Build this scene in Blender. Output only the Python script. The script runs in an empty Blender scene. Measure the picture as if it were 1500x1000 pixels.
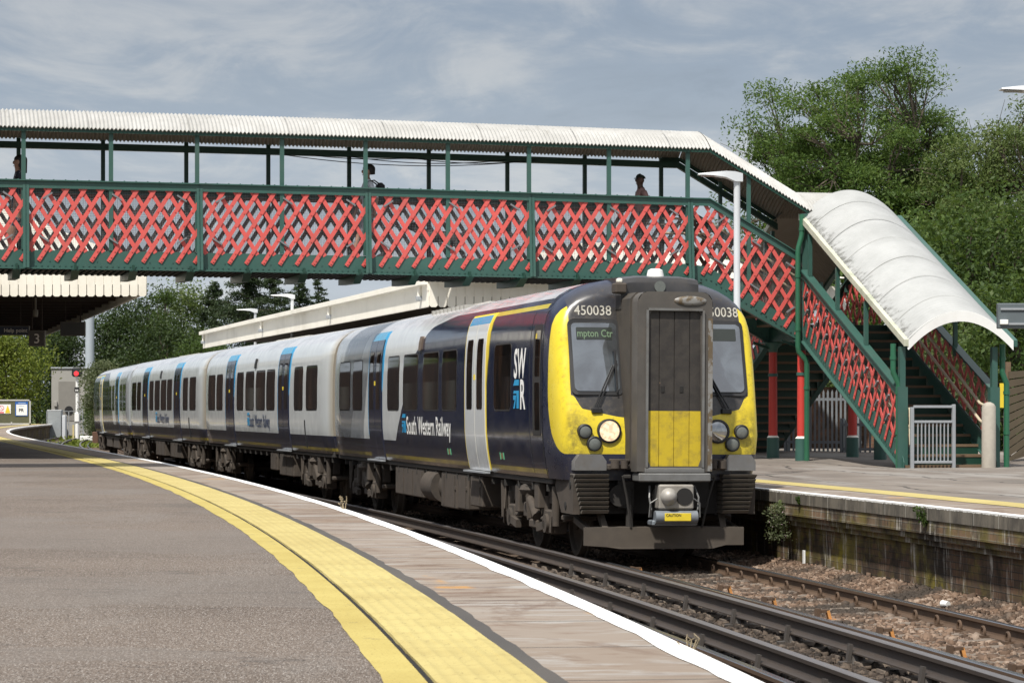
import bpy, math, random
import numpy as np
from mathutils import Vector, Matrix, Euler
random.seed(7); RNG = np.random.default_rng(7)
C = bpy.context.scene.collection
R = math.radians
F = 3850.0; CZ = 1.98; Y0 = 600.0            # focal length in photo pixels, eye height, horizon row

def at(px, D, py=None, z=None):
    """world point at depth D seen at photo pixel (px,py), or at height z"""
    return Vector(((px-750)/F*D, D, (CZ+(Y0-py)*D/F) if z is None else z))

# ------------------------------------------------------------------ mesh helpers
class MB:
    def __init__(s): s.v=[]; s.f=[]; s.m=[]; s.uv=None; s.mi=0
    def add(s, verts, faces, mi=None):
        o=len(s.v); s.v.extend([tuple(p) for p in verts]); mi=s.mi if mi is None else mi
        for f in faces: s.f.append([i+o for i in f]); s.m.append(mi)
    def box(s, a, b, mi=None):
        x0,y0,z0=a; x1,y1,z1=b
        s.hexa([(x0,y0,z0),(x1,y0,z0),(x1,y1,z0),(x0,y1,z0),(x0,y0,z1),(x1,y0,z1),(x1,y1,z1),(x0,y1,z1)],mi)
    def hexa(s,p,mi=None):
        s.add(p,[(0,3,2,1),(4,5,6,7),(0,1,5,4),(1,2,6,5),(2,3,7,6),(3,0,4,7)],mi)
    def bbox(s,a,b,c=.01,mi=None):
        """box with chamfered edges"""
        x0,y0,z0=a; x1,y1,z1=b; cc=min(c,(x1-x0)*.45,(y1-y0)*.45,(z1-z0)*.45)
        def ring(x0,x1,y0,y1,z,k): return [(x0+k,y0,z),(x1-k,y0,z),(x1,y0+k,z),(x1,y1-k,z),(x1-k,y1,z),(x0+k,y1,z),(x0,y1-k,z),(x0,y0+k,z)]
        L=[ring(x0+cc,x1-cc,y0+cc,y1-cc,z0,cc*.3),ring(x0,x1,y0,y1,z0+cc,cc),ring(x0,x1,y0,y1,z1-cc,cc),ring(x0+cc,x1-cc,y0+cc,y1-cc,z1,cc*.3)]
        s.loft(L,True,True,mi)
    def loft(s, rings, closed=True, caps=False, mi=None):
        n=len(rings[0]); vs=[p for r in rings for p in r]; fs=[]
        for i in range(len(rings)-1):
            for j in range(n if closed else n-1):
                k=(j+1)%n; fs.append((i*n+j,i*n+k,(i+1)*n+k,(i+1)*n+j))
        if caps: fs.append(tuple(range(n-1,-1,-1))); fs.append(tuple((len(rings)-1)*n+j for j in range(n)))
        s.add(vs,fs,mi)
    def bar(s,p0,p1,w,h,up=(0,0,1),mi=None):
        p0=Vector(p0);p1=Vector(p1);d=(p1-p0).normalized();up=Vector(up);sd=d.cross(up)
        if sd.length<1e-4: sd=d.cross(Vector((1,0,0)))
        sd.normalize();u=sd.cross(d).normalized();a=sd*w/2;b=u*h/2
        s.hexa([p0-a-b,p0+a-b,p1+a-b,p1-a-b,p0-a+b,p0+a+b,p1+a+b,p1-a+b],mi)
    def tube(s,pts,r,n=10,caps=True,mi=None):
        pts=[Vector(p) for p in pts]; rs=r if isinstance(r,(list,tuple)) else [r]*len(pts); rings=[]; ref=None
        for i,p in enumerate(pts):
            d=(pts[min(i+1,len(pts)-1)]-pts[max(i-1,0)]).normalized()
            if ref is None:
                ref=d.cross(Vector((0,0,1)))
                if ref.length<.05: ref=d.cross(Vector((1,0,0)))
            ref=(ref-d*ref.dot(d)).normalized(); b=d.cross(ref)
            rings.append([p+(ref*math.cos(2*math.pi*k/n)+b*math.sin(2*math.pi*k/n))*rs[i] for k in range(n)])
        s.loft(rings,True,caps,mi)
    def disc(s,c,axis,r,th,n=20,mi=None):
        c=Vector(c);a=Vector(axis).normalized(); s.tube([c-a*th/2,c+a*th/2],r,n,True,mi)
    def prism(s,poly,f,mi=None):
        """poly: 2-D outline, f(a,b,t) maps to 3-D for t=0 and 1"""
        n=len(poly); s.add([f(a,b,0) for a,b in poly]+[f(a,b,1) for a,b in poly],
              [tuple(range(n-1,-1,-1)),tuple(range(n,2*n))]+[(i,(i+1)%n,n+(i+1)%n,n+i) for i in range(n)],mi)
    def ball(s,c,r,n=10,m=6,sc=(1,1,1),mi=None):
        c=Vector(c);rings=[]
        for i in range(m+1):
            t=math.pi*(i/m); rr=max(math.sin(t),.02)
            rings.append([c+Vector((math.cos(2*math.pi*k/n)*rr*sc[0],math.sin(2*math.pi*k/n)*rr*sc[1],-math.cos(t)*sc[2]))*r for k in range(n)])
        s.loft(rings,True,True,mi)
    def build(s,name,mats,parent=None,M=None,smooth=None,uvs=None):
        me=bpy.data.meshes.new(name); me.from_pydata(s.v,[],s.f); me.update()
        if not isinstance(mats,(list,tuple)): mats=[mats]
        for m in mats: me.materials.append(m)
        if any(s.m): me.polygons.foreach_set('material_index',s.m)
        if s.uv:
            ul=me.uv_layers.new(name='UVMap'); k=0
            for f in s.f:
                for i in f: ul.data[k].uv=s.uv[i]; k+=1
        if smooth is not None:
            me.shade_smooth(); me.set_sharp_from_angle(angle=R(smooth))
        return link(name,me,parent,M)
def link(name,me,parent=None,M=None):
    o=bpy.data.objects.new(name,me); C.objects.link(o)
    if parent is not None: o.parent=parent
    if M is not None: o.matrix_basis=M
    return o
def fast_mesh(name,V,Q,mat,parent=None,tri=False):
    k=Q.shape[1]; me=bpy.data.meshes.new(name); me.vertices.add(len(V)); me.vertices.foreach_set('co',V.astype(np.float32).ravel())
    me.loops.add(Q.size); me.loops.foreach_set('vertex_index',Q.astype(np.int32).ravel()); me.polygons.add(len(Q))
    me.polygons.foreach_set('loop_start',np.arange(0,Q.size,k,dtype=np.int32)); me.update(calc_edges=True); me.validate()
    me.materials.append(mat); return link(name,me,parent)
def tag(o,label=None,cat=None,group=None,kind=None):
    if label: o['label']=label
    if cat: o['category']=cat
    if group: o['group']=group
    if kind: o['kind']=kind
    return o
def thing(name,label,cat,M=None,group=None):
    o=bpy.data.objects.new(name,None); C.objects.link(o); o.empty_display_size=.2
    if M is not None: o.matrix_basis=M if isinstance(M,Matrix) else Matrix.Translation(M)
    return tag(o,label,cat,group)
def TR(loc,rz=0): return Matrix.Translation(loc)@Matrix.Rotation(rz,4,'Z')
def text_mesh(txt,h,bold=0.0,sx=1.0,font=None,align='LEFT',spacing=1.0):
    """flat text in its x,y plane with cap height about h; returns verts, faces, width"""
    cu=bpy.data.curves.new('t','FONT'); cu.body=txt; cu.size=h/0.70; cu.offset=bold; cu.space_character=spacing; cu.resolution_u=3
    o=bpy.data.objects.new('t',cu); C.objects.link(o)
    dg=bpy.context.evaluated_depsgraph_get(); me=bpy.data.meshes.new_from_object(o.evaluated_get(dg))
    V=[(v.co.x*sx,v.co.y) for v in me.vertices]; Fs=[list(p.vertices) for p in me.polygons]
    bpy.data.objects.remove(o); bpy.data.curves.remove(cu); bpy.data.meshes.remove(me)
    x0=min(v[0] for v in V); x1=max(v[0] for v in V)
    sh={'LEFT':-x0,'CENTER':-(x0+x1)/2,'RIGHT':-x1}[align]
    return [(v[0]+sh,v[1]) for v in V],Fs,x1-x0

# ------------------------------------------------------------------ materials
class G:
    def __init__(s,name,rough=.6,metal=0,spec=.5):
        s.mat=bpy.data.materials.new(name); s.mat.use_nodes=True; s.t=s.mat.node_tree; s.N=s.t.nodes; s.L=s.t.links
        s.b=s.N['Principled BSDF']; s.b.inputs['Roughness'].default_value=rough; s.b.inputs['Metallic'].default_value=metal
        s.b.inputs['Specular IOR Level'].default_value=spec; s._tc=None
    def n(s,ty,**k):
        x=s.N.new(ty)
        for a,b in k.items(): setattr(x,a,b)
        return x
    def inp(s,node,key,val):
        if val is None: return
        i=node.inputs[key]
        if isinstance(val,bpy.types.NodeSocket): s.L.new(val,i)
        else:
            if isinstance(val,(tuple,list)) and len(val)==3 and i.type=='RGBA': val=(*val,1)
            i.default_value=val
    def tc(s,k='Object'):
        if s._tc is None: s._tc=s.n('ShaderNodeTexCoord')
        return s._tc.outputs[k]
    def math(s,op,a,b=None,c=None,clamp=False):
        x=s.n('ShaderNodeMath',operation=op); x.use_clamp=clamp
        s.inp(x,0,a); s.inp(x,1,b); s.inp(x,2,c); return x.outputs[0]
    def xyz(s,vec): x=s.n('ShaderNodeSeparateXYZ'); s.inp(x,0,vec); return x.outputs
    def comb(s,x,y,z): c=s.n('ShaderNodeCombineXYZ'); s.inp(c,0,x); s.inp(c,1,y); s.inp(c,2,z); return c.outputs[0]
    def mapping(s,vec,scale=(1,1,1),loc=(0,0,0),rot=(0,0,0)):
        m=s.n('ShaderNodeMapping'); s.inp(m,'Vector',vec); s.inp(m,'Scale',scale); s.inp(m,'Location',loc); s.inp(m,'Rotation',rot); return m.outputs[0]
    def noise(s,scale=5,detail=4,vec=None,rough=.55,dist=0):
        x=s.n('ShaderNodeTexNoise'); s.inp(x,'Vector',vec if vec is not None else s.tc()); s.inp(x,'Scale',scale); s.inp(x,'Detail',detail); s.inp(x,'Roughness',rough); s.inp(x,'Distortion',dist); return x.outputs[0]
    def ss(s,x,a,b,lo=0.0,hi=1.0):
        m=s.n('ShaderNodeMapRange',interpolation_type='SMOOTHSTEP'); s.inp(m,0,x); s.inp(m,1,a); s.inp(m,2,b); s.inp(m,3,lo); s.inp(m,4,hi); return m.outputs[0]
    def lin(s,x,a,b,lo=0.0,hi=1.0):
        m=s.n('ShaderNodeMapRange'); s.inp(m,0,x); s.inp(m,1,a); s.inp(m,2,b); s.inp(m,3,lo); s.inp(m,4,hi); return m.outputs[0]
    def mix(s,f,a,b,bt='MIX'):
        m=s.n('ShaderNodeMix',data_type='RGBA',blend_type=bt); s.inp(m,0,f); s.inp(m,6,a); s.inp(m,7,b); return m.outputs[2]
    def ramp(s,f,stops,interp='LINEAR'):
        r=s.n('ShaderNodeValToRGB'); r.color_ramp.interpolation=interp; e=r.color_ramp.elements
        while len(e)<len(stops): e.new(.5)
        for q,(p,c) in zip(e,stops): q.position=p; q.color=(*c,1)
        s.inp(r,0,f); return r.outputs[0]
    def bump(s,h,strength=.3,dist=.01):
        b=s.n('ShaderNodeBump'); s.inp(b,'Height',h); s.inp(b,'Strength',strength); s.inp(b,'Distance',dist); s.L.new(b.outputs[0],s.b.inputs['Normal'])
    def col(s,c): s.inp(s.b,'Base Color',c); return s.mat
    def rough(s,c): s.inp(s.b,'Roughness',c)
def simple(name,c,rough=.6,metal=0,var=.15,scale=6,dirt=None,dirt_amt=.5,bump=0,spec=.5):
    g=G(name,rough,metal,spec); n=g.noise(scale,5)
    k=g.mix(n,tuple(x*(1-var) for x in c),tuple(min(1,x*(1+var)) for x in c))
    if dirt: 
        k=g.mix(g.math('MULTIPLY',g.ss(g.noise(scale*.37,6,rough=.7),.45,.75),dirt_amt),k,dirt)
    if bump: g.bump(g.noise(scale*14,3),bump,.004)
    return g.col(k)
MT={}
def mats():
    m=MT
    DUST=(.075,.06,.045)
    m['green']=simple('green_paint',(.036,.098,.080),.42,0,.2,3,(.07,.095,.08),.5)
    m['green_dark']=simple('dark_green_paint',(.008,.045,.03),.45,0,.25,3,(.03,.045,.035),.4)
    m['red']=simple('red_paint',(.60,.098,.085),.5,0,.16,4,(.42,.10,.085),.6)
    m['red_col']=simple('column_red',(.50,.045,.032),.5,0,.12,3)
    m['brownbar']=simple('shaded_brown_paint',(.15,.072,.054),.6,0,.2,4)  # shade on the far side lattice bars is put into this brown
    m['wire']=simple('mesh_wire',(.28,.285,.285),.5,.3,.1,10)
    m['steel']=simple('galvanised_steel',(.36,.38,.40),.45,.35,.15,8)
    m['clip']=simple('grey_bracket',(.20,.21,.22),.5,.3,.2,20)
    m['cream']=simple('cream_paint',(.80,.765,.67),.6,0,.06,1.5,(.42,.38,.29),.35)
    m['cream_pipe']=simple('cream_rail_paint',(.50,.43,.31),.5,0,.1,4)
    m['concrete']=simple('concrete',(.36,.33,.28),.85,0,.15,12,(.22,.2,.17),.4,.3)
    m['wood_nose']=simple('tread_nosing',(.15,.10,.06),.7,0,.25,9)
    m['dark']=simple('dark_void_paint',(.012,.011,.010),.8,0,.3,4)
    m['under']=simple('underframe_dust',(.062,.049,.038),.85,0,.4,7,(.03,.026,.022),.75,.25)
    m['under_dk']=simple('underframe_dark',(.03,.027,.024),.85,0,.4,6)
    m['wheel']=simple('wheel_steel',(.09,.075,.06),.6,.4,.3,9)
    m['tyre']=simple('polished_tread',(.5,.49,.47),.25,.9,.1,9)
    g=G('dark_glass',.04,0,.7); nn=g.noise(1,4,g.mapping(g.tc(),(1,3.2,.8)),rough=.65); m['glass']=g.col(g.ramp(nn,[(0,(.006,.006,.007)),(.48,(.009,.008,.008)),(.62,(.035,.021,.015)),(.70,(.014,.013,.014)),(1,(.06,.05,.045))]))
    m['black']=simple('black_rubber',(.015,.015,.016),.5,0,.2,9)
    m['white']=simple('white_paint',(.78,.78,.76),.45,0,.05,3,(.5,.48,.42),.3)
    m['text_white']=simple('text_white',(.80,.80,.77),.5,0,.02,3)
    m['sky_blue']=simple('swoosh_blue',(.02,.30,.58),.35,0,.05,3)
    m['yellow']=simple('warning_yellow',(.72,.55,.035),.4,0,.08,4,(.35,.27,.05),.4)
    m['lamp_grey']=simple('lamp_grey',(.56,.58,.60),.4,.1,.06,5)
    m['skin']=simple('skin',(.36,.20,.14),.55,0,.08,20)
    m['skin_dark']=simple('dark_skin',(.10,.052,.036),.5,0,.08,20)
    m['hair']=simple('dark_hair',(.012,.010,.008),.6,0,.3,40)
    # roof sheets
    g=G('white_roof_sheet',.5); o=g.tc(); n=g.noise(1.3,6,rough=.65); n2=g.noise(1,5,g.mapping(o,(9,1.2,9)),rough=.7)
    c=g.mix(g.ss(n,.3,.7),(.36,.355,.335),(.45,.445,.425)); c=g.mix(g.math('MULTIPLY',g.ss(n2,.52,.74),.5),c,(.24,.23,.20)); m['roof']=g.col(c)
    g=G('white_roof_sheet_mossy',.42); o=g.tc(); X=g.xyz(o); n=g.noise(1.4,6,rough=.65); n2=g.noise(1,6,g.mapping(o,(1.6,9,9)),rough=.7); n3=g.noise(3,6,rough=.75)
    c=g.mix(g.ss(n,.3,.7),(.32,.325,.315),(.395,.40,.39))
    edge=g.ss(X[0],2.85,2.05)                      # grime lies along the low left edge of the sheet
    dm=g.math('MULTIPLY',g.ss(g.math('MULTIPLY',n2,g.math('ADD',edge,.30)),.40,.64),g.ss(n3,.32,.55))
    c=g.mix(g.math('MULTIPLY',dm,.85),c,(.07,.068,.055)); m['roof2']=g.col(c)
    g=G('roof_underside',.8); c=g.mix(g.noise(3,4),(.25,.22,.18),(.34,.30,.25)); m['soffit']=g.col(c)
    # platform asphalt
    g=G('asphalt',.9,0,.3); o=g.tc(); n1=g.noise(.55,6,rough=.6); n2=g.noise(84,4,g.mapping(o,(1,.22,1)),rough=.85); n3=g.noise(150,1,g.mapping(o,(1,.25,1))); n4=g.noise(.8,6,g.mapping(o,(1,.45,1)),rough=.65)
    c=g.mix(g.ss(n1,.3,.72),(.100,.077,.060),(.142,.112,.089)); c=g.mix(g.math('MULTIPLY',g.ss(n4,.5,.7),.5),c,(.16,.142,.125))
    c=g.mix(g.math('MULTIPLY',g.ss(n2,.53,.61),.6),c,(.26,.225,.195)); c=g.mix(g.math('MULTIPLY',g.ss(n2,.47,.39),.75),c,(.028,.023,.019)); c=g.mix(g.math('MULTIPLY',g.ss(n3,.60,.68),.7),c,(.42,.39,.36))
    c=g.mix(g.math('MULTIPLY',g.ss(g.noise(.23,7,rough=.7),.58,.66),.35),c,(.07,.065,.06)); c=g.mix(g.math('MULTIPLY',g.ss(g.noise(2.2,6,rough=.75),.63,.72),.35),c,(.06,.055,.05))
    vo=g.n('ShaderNodeTexVoronoi'); g.inp(vo,'Vector',g.mapping(o,(1,1,0))); g.inp(vo,'Scale',2.6); c=g.mix(g.math('MULTIPLY',g.ss(vo.outputs[0],.075,.055),.6),c,(.035,.032,.03))
    wv=g.noise(.30,5,g.mapping(o,(.25,1,1),loc=(4,3,0)),rough=.6); c=g.mix(g.math('MULTIPLY',g.ss(g.math('ABSOLUTE',g.math('SUBTRACT',wv,.53)),.0035,.001),.45),c,(.04,.036,.033))
    c=g.mix(g.math('MULTIPLY',g.ss(g.noise(.16,4,g.mapping(o,(1,1.5,1),loc=(2,7,0))),.52,.535),.35),c,(.155,.138,.123))
    g.bump(g.math('ADD',n2,g.math('MULTIPLY',n3,.4)),.7,.006); m['asphalt']=g.col(c)
    # right platform asphalt, paler with cracks between tar pours (uv = along, across)
    g=G('asphalt_worn',.92,0,.3); o=g.tc(); u=g.tc('UV'); n1=g.noise(.4,6,rough=.6); n2=g.noise(60,2,rough=.8); n4=g.noise(1,6,g.mapping(u,(.25,1.1,1)))
    c=g.mix(g.ss(n1,.3,.7),(.135,.115,.098),(.205,.178,.152)); c=g.mix(g.math('MULTIPLY',g.ss(n4,.48,.62),.7),c,(.26,.245,.225)); c=g.mix(g.math('MULTIPLY',g.ss(n4,.42,.36),.5),c,(.11,.10,.09))
    c=g.mix(g.math('MULTIPLY',g.ss(n2,.6,.72),.3),c,(.36,.34,.31))
    w=g.xyz(u)
    for off,k in ((8.55,.9),(10.3,1.3),(11.6,.7)):
        d=g.math('ABSOLUTE',g.math('SUBTRACT',g.math('ADD',w[1],g.math('MULTIPLY',g.math('SUBTRACT',g.noise(.28,4,g.comb(w[0],off,0)),.5),k*1.6)),off))
        c=g.mix(g.math('MULTIPLY',g.ss(d,.045,.012),.85),c,(.03,.028,.026))
    g.bump(n2,.4,.004); m['asphalt_r']=g.col(c)
    # tactile paving
    g=G('tactile_yellow',.8,0,.3); o=g.tc(); n1=g.noise(1.6,6,rough=.6); n2=g.noise(34,4,g.mapping(o,(1,.3,1)),rough=.8); u=g.xyz(g.tc('UV'))
    c=g.mix(g.ss(n1,.3,.7),(.385,.31,.115),(.455,.38,.15)); c=g.mix(g.math('MULTIPLY',g.ss(n2,.58,.68),.6),c,(.20,.15,.06)); c=g.mix(g.math('MULTIPLY',g.ss(g.noise(7,5,rough=.7),.60,.72),.4),c,(.36,.28,.11))
    j=g.math('ABSOLUTE',g.math('SUBTRACT',g.math('FRACT',g.math('DIVIDE',u[0],.4)),.5)); c=g.mix(g.math('MULTIPLY',g.ss(j,.475,.49),.40),c,(.28,.21,.08)); g.bump(n2,.2,.002); m['tactile']=g.col(c)
    g=G('painted_yellow',.85,0,.3); o=g.tc(); n1=g.noise(1.8,6,rough=.65); n2=g.noise(70,3,rough=.75)
    c=g.mix(g.ss(n1,.3,.7),(.375,.295,.085),(.44,.36,.115)); c=g.mix(g.math('MULTIPLY',g.ss(n2,.57,.68),.8),c,(.22,.16,.05)); c=g.mix(g.math('MULTIPLY',g.ss(g.noise(4,6,rough=.75),.62,.70),.7),c,(.11,.095,.07)); g.bump(n2,.6,.005); m['paint_y']=g.col(c)
    # coping slabs
    g=G('coping_stone',.85,0,.35); u=g.tc('UV'); w=g.xyz(u); slab=g.math('FLOOR',g.math('DIVIDE',w[0],1.45)); 
    wn=g.n('ShaderNodeTexWhiteNoise',noise_dimensions='1D'); g.inp(wn,'W',slab); rnd=wn.outputs[0]
    st=g.noise(1,7,g.mapping(u,(9,.9,1)),rough=.72,dist=.6); st2=g.noise(1,6,g.mapping(u,(3.2,.8,1),loc=(9,4,0)),rough=.7,dist=.8); n1=g.noise(1,5,g.mapping(u,(1.1,1.6,1)))
    c=g.mix(g.math('ADD',g.math('MULTIPLY',rnd,.75),g.math('MULTIPLY',n1,.3)),(.20,.152,.112),(.27,.235,.20)); c=g.mix(g.math('MULTIPLY',g.ss(st2,.5,.62),.75),c,(.30,.285,.265)); c=g.mix(g.math('MULTIPLY',g.math('MULTIPLY',g.ss(st,.50,.60),g.ss(g.noise(1,4,g.mapping(u,(.8,1.1,1),loc=(1,8,0))),.42,.58)),.9),c,(.10,.058,.037))
    c=g.mix(g.math('MULTIPLY',g.ss(st2,.44,.33),.85),c,(.15,.088,.056)); c=g.mix(g.math('MULTIPLY',g.ss(g.noise(1,6,g.mapping(u,(.7,1.2,1),loc=(0,5,0)),rough=.7,dist=1),.54,.64),.55),c,(.13,.082,.055)); c=g.mix(g.math('MULTIPLY',g.math('MULTIPLY',g.ss(g.noise(1,4,g.mapping(u,(.33,1.3,1),loc=(3.3,1,0))),.62,.70),g.ss(st2,.47,.56)),.9),c,(.42,.22,.06))
    j=g.math('ABSOLUTE',g.math('SUBTRACT',g.math('FRACT',g.math('DIVIDE',w[0],1.45)),.5)); c=g.mix(g.math('MULTIPLY',g.ss(j,.486,.494),.8),c,(.05,.045,.04)); g.bump(st,.35,.004); m['coping']=g.col(c)
    g=G('edge_white_paint',.75); u=g.tc('UV'); w=g.xyz(u); n=g.noise(1,6,g.mapping(u,(7,14,1)),rough=.8); c=g.mix(g.ss(n,.56,.7),(.74,.735,.72),(.36,.33,.29)); m['white_edge']=g.col(c)
    g=G('tar_seam',.9); c=g.mix(g.noise(.6,4),(.030,.029,.029),(.10,.088,.075)); g.bump(g.noise(60,3),.6,.006); m['tar']=g.col(c)
    g=G('tar_gap',.95); m['gap']=g.col((.012,.011,.010))
    # brick platform wall; uv = (along, height)
    def brick(name,c1,c2,mortar,stain=True):
        g=G(name,.9,0,.25); u=g.tc('UV'); w=g.xyz(u); b=g.n('ShaderNodeTexBrick'); g.inp(b,'Vector',u); g.inp(b,'Scale',1.0); g.inp(b,'Color1',c1); g.inp(b,'Color2',c2); g.inp(b,'Mortar',mortar); g.inp(b,'Mortar Size',.008); g.inp(b,'Brick Width',.23); g.inp(b,'Row Height',.078); g.inp(b,'Bias',-.1); g.inp(b,'Mortar Smooth',.4)
        c=b.outputs[0]; big=g.noise(1,6,g.mapping(u,(1.3,.7,1)),rough=.7,dist=.6)
        c=g.mix(g.math('MULTIPLY',g.ss(big,.40,.60),.88),c,(.022,.018,.014)); 
        fl=g.noise(1,7,g.mapping(u,(5,9,1)),rough=.75); c=g.mix(g.math('MULTIPLY',g.ss(fl,.55,.7),.55),c,(.13,.095,.06))
        if stain:
            ve=g.noise(1,6,g.mapping(u,(3.5,.45,1),loc=(2,0,0)),rough=.7,dist=.5); dr=g.noise(1,6,g.mapping(u,(11,1.1,1),loc=(5,3,0)),rough=.75)
            low=g.ss(w[1],.55,.0); mo=g.noise(1,6,g.mapping(u,(.9,1.5,1),loc=(7.6,1,0)),rough=.65)
            c=g.mix(g.math('MULTIPLY',g.math('MULTIPLY',g.ss(mo,.45,.56),g.ss(g.noise(1,5,g.mapping(u,(3,2,1))),.35,.6)),.7),c,(.15,.125,.03))
            c=g.mix(g.math('MULTIPLY',g.math('MULTIPLY',g.ss(mo,.56,.68),low),.9),c,(.27,.22,.02))
            c=g.mix(g.math('MULTIPLY',g.math('MULTIPLY',g.ss(ve,.52,.60),g.ss(dr,.46,.60)),.9),c,(.42,.39,.34))
            c=g.mix(g.math('MULTIPLY',g.ss(dr,.72,.8),.5),c,(.36,.33,.28))
        g.bump(g.math('ADD',g.math('MULTIPLY',b.outputs[1],-1.0),g.math('MULTIPLY',fl,.5)),.5,.008); return g.col(c)
    m['brick']=brick('stained_brick',(.13,.074,.045),(.075,.052,.036),(.055,.045,.036))
    m['brick_top']=brick('weathered_brick_course',(.20,.125,.075),(.15,.12,.085),(.20,.18,.14))
    m['brick_garden']=brick('garden_brick',(.23,.115,.07),(.17,.10,.065),(.2,.17,.13),False)
    g=G('coping_face',.9); u=g.tc('UV'); w=g.xyz(u); n=g.noise(1,6,g.mapping(u,(4,1.5,1)),rough=.7); dr=g.noise(1,6,g.mapping(u,(16,.8,1)),rough=.75)
    c=g.mix(g.ss(n,.35,.65),(.06,.052,.042),(.15,.13,.10)); c=g.mix(g.math('MULTIPLY',g.ss(g.math('ADD',g.math('MULTIPLY',dr,.055),w[1]),.918,.928),1.0),c,(.75,.74,.70))
    c=g.mix(g.math('MULTIPLY',g.ss(dr,.66,.74),.6),c,(.36,.34,.29)); j=g.math('ABSOLUTE',g.math('SUBTRACT',g.math('FRACT',g.math('DIVIDE',w[0],.72)),.5)); c=g.mix(g.ss(j,.485,.495),c,(.30,.28,.24)); m['coping_face']=g.col(c)
    # ground
    g=G('ballast_bed',.95,0,.2); n=g.noise(22,4,rough=.75); n1=g.noise(.8,4); v=g.n('ShaderNodeTexVoronoi'); g.inp(v,'Vector',g.tc()); g.inp(v,'Scale',19.0)
    c=g.mix(v.outputs[1],(.065,.048,.036),(.17,.125,.095)); c=g.mix(g.ss(n,.5,.3),c,(.03,.024,.019)); g.bump(v.outputs[0],.9,.03); m['ballast']=g.col(c)
    g=G('ballast_stone',.9,0,.25); gi=g.n('ShaderNodeNewGeometry'); c=g.ramp(gi.outputs['Random Per Island'],[(0,(.06,.040,.028)),(.35,(.135,.088,.060)),(.7,(.20,.135,.095)),(1,(.29,.225,.175))]); c=g.mix(g.ss(g.noise(.7,5),.45,.62),c,(.05,.04,.032),'MIX'); m['stone']=g.col(c)
    g=G('ballast_stone_dirty',.9,0,.25); gi=g.n('ShaderNodeNewGeometry'); c=g.ramp(gi.outputs['Random Per Island'],[(0,(.022,.018,.015)),(.5,(.05,.038,.030)),(1,(.11,.085,.065))]); m['stone_dk']=g.col(c)
    g=G('grassland',.95,0,.2); n=g.noise(.12,6,rough=.65); n2=g.noise(3,5); c=g.mix(g.ss(n,.35,.65),(.035,.055,.014),(.085,.10,.03)); c=g.mix(g.math('MULTIPLY',g.ss(n2,.5,.7),.5),c,(.10,.085,.045)); m['grass']=g.col(c)
    # rails
    m['rail']=simple('rusty_rail',(.10,.062,.038),.75,.2,.25,5,(.06,.045,.035),.5)
    m['rail_top']=simple('polished_rail_head',(.30,.31,.33),.22,.9,.1,4)
    m['rail_cond']=simple('conductor_rail_steel',(.062,.05,.043),.55,.3,.2,5,(.09,.065,.045),.5)
    m['rail_cond_top']=simple('conductor_rail_head',(.19,.175,.17),.40,.6,.15,5)
    m['orange']=simple('rust_orange',(.52,.24,.07),.7,0,.25,12,(.2,.09,.03),.6)
    m['sleeper']=simple('sleeper_concrete',(.16,.128,.10),.9,0,.25,6,(.08,.06,.045),.6,.3)
    m['pot']=simple('insulator_pot',(.06,.052,.046),.6,0,.2,9)
    m['green_pipe']=simple('green_pipe_paint',(.025,.115,.062),.35,0,.15,4)
    m['gutter']=simple('mossy_gutter',(.50,.50,.40),.6,0,.15,5,(.2,.24,.14),.6)
mats()
# ------------------------------------------------------------------ the curve every track and platform follows
_PC=[-0.054558772829712845,-0.21826105794814515,2.061470177609116,-1.5206489837831572,-14.452478020028272,-8.701752516666163]
_p=np.poly1d(_PC); _dp=_p.deriv()
def E_x(D):
    if D<2: return float(_p((2-60)/60)+_dp((2-60)/60)/60*(D-2))
    if D>215: return float(_p((215-60)/60)+_dp((215-60)/60)/60*(D-215))
    return float(_p((D-60)/60))
def E_a(D):
    D=min(max(D,2),215); return math.atan(-float(_dp((D-60)/60))/60)
def off(D,d,z=0.0):
    a=E_a(D); return Vector((E_x(D)+d*math.cos(a),D+d*math.sin(a),z))
_Ds=np.arange(-30,320,.5); _S=np.zeros(len(_Ds))
for i in range(1,len(_Ds)): _S[i]=_S[i-1]+math.hypot(.5,E_x(_Ds[i])-E_x(_Ds[i-1]))
def s_of(D): return float(np.interp(D,_Ds,_S))
def D_of(s): return float(np.interp(s,_S,_Ds))
def steps(D0,D1):
    out=[];D=D0
    while D<D1: out.append(D); D+=.25 if D<20 else .5 if D<60 else 1.5
    out.append(D1); return out
def strip(name,prof,D0,D1,mat,parent=None,closed=False,vmode='off',wob=None,smooth=30):
    """sweep a profile [(offset,z)] along the curve; uv = (distance along, offset or height)"""
    b=MB(); b.uv=[]; Ds=steps(D0,D1); n=len(prof); rings=[]
    for D in Ds:
        r=[]
        for i,(o,z) in enumerate(prof):
            oo=o+(wob(D,i) if wob else 0); r.append(off(D,oo,z)); b.uv.append((s_of(D),oo if vmode=='off' else z))
        rings.append(r)
    b.loft(rings,closed,False)
    return b.build(name,mat,parent,None,smooth)
def wobble(amp,seed,only=None,hi=11):
    rs=random.Random(seed); ph=[(rs.uniform(.5,hi),rs.uniform(0,6.3),rs.uniform(.3,1)) for _ in range(9)]
    def f(D,i):
        if only is not None and i not in only: return 0
        return amp*sum(a*math.sin(k*D+p+i*1.7) for k,p,a in ph)/3
    return f
PZ=.915
# ground sheet to the horizon
b=MB(); b.add([(-3000,-400,-.55),(3000,-400,-.55),(3000,4000,-.55),(-3000,4000,-.55)],[(0,1,2,3)])
tag(b.build('ground',MT['grass']),kind='structure')
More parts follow.
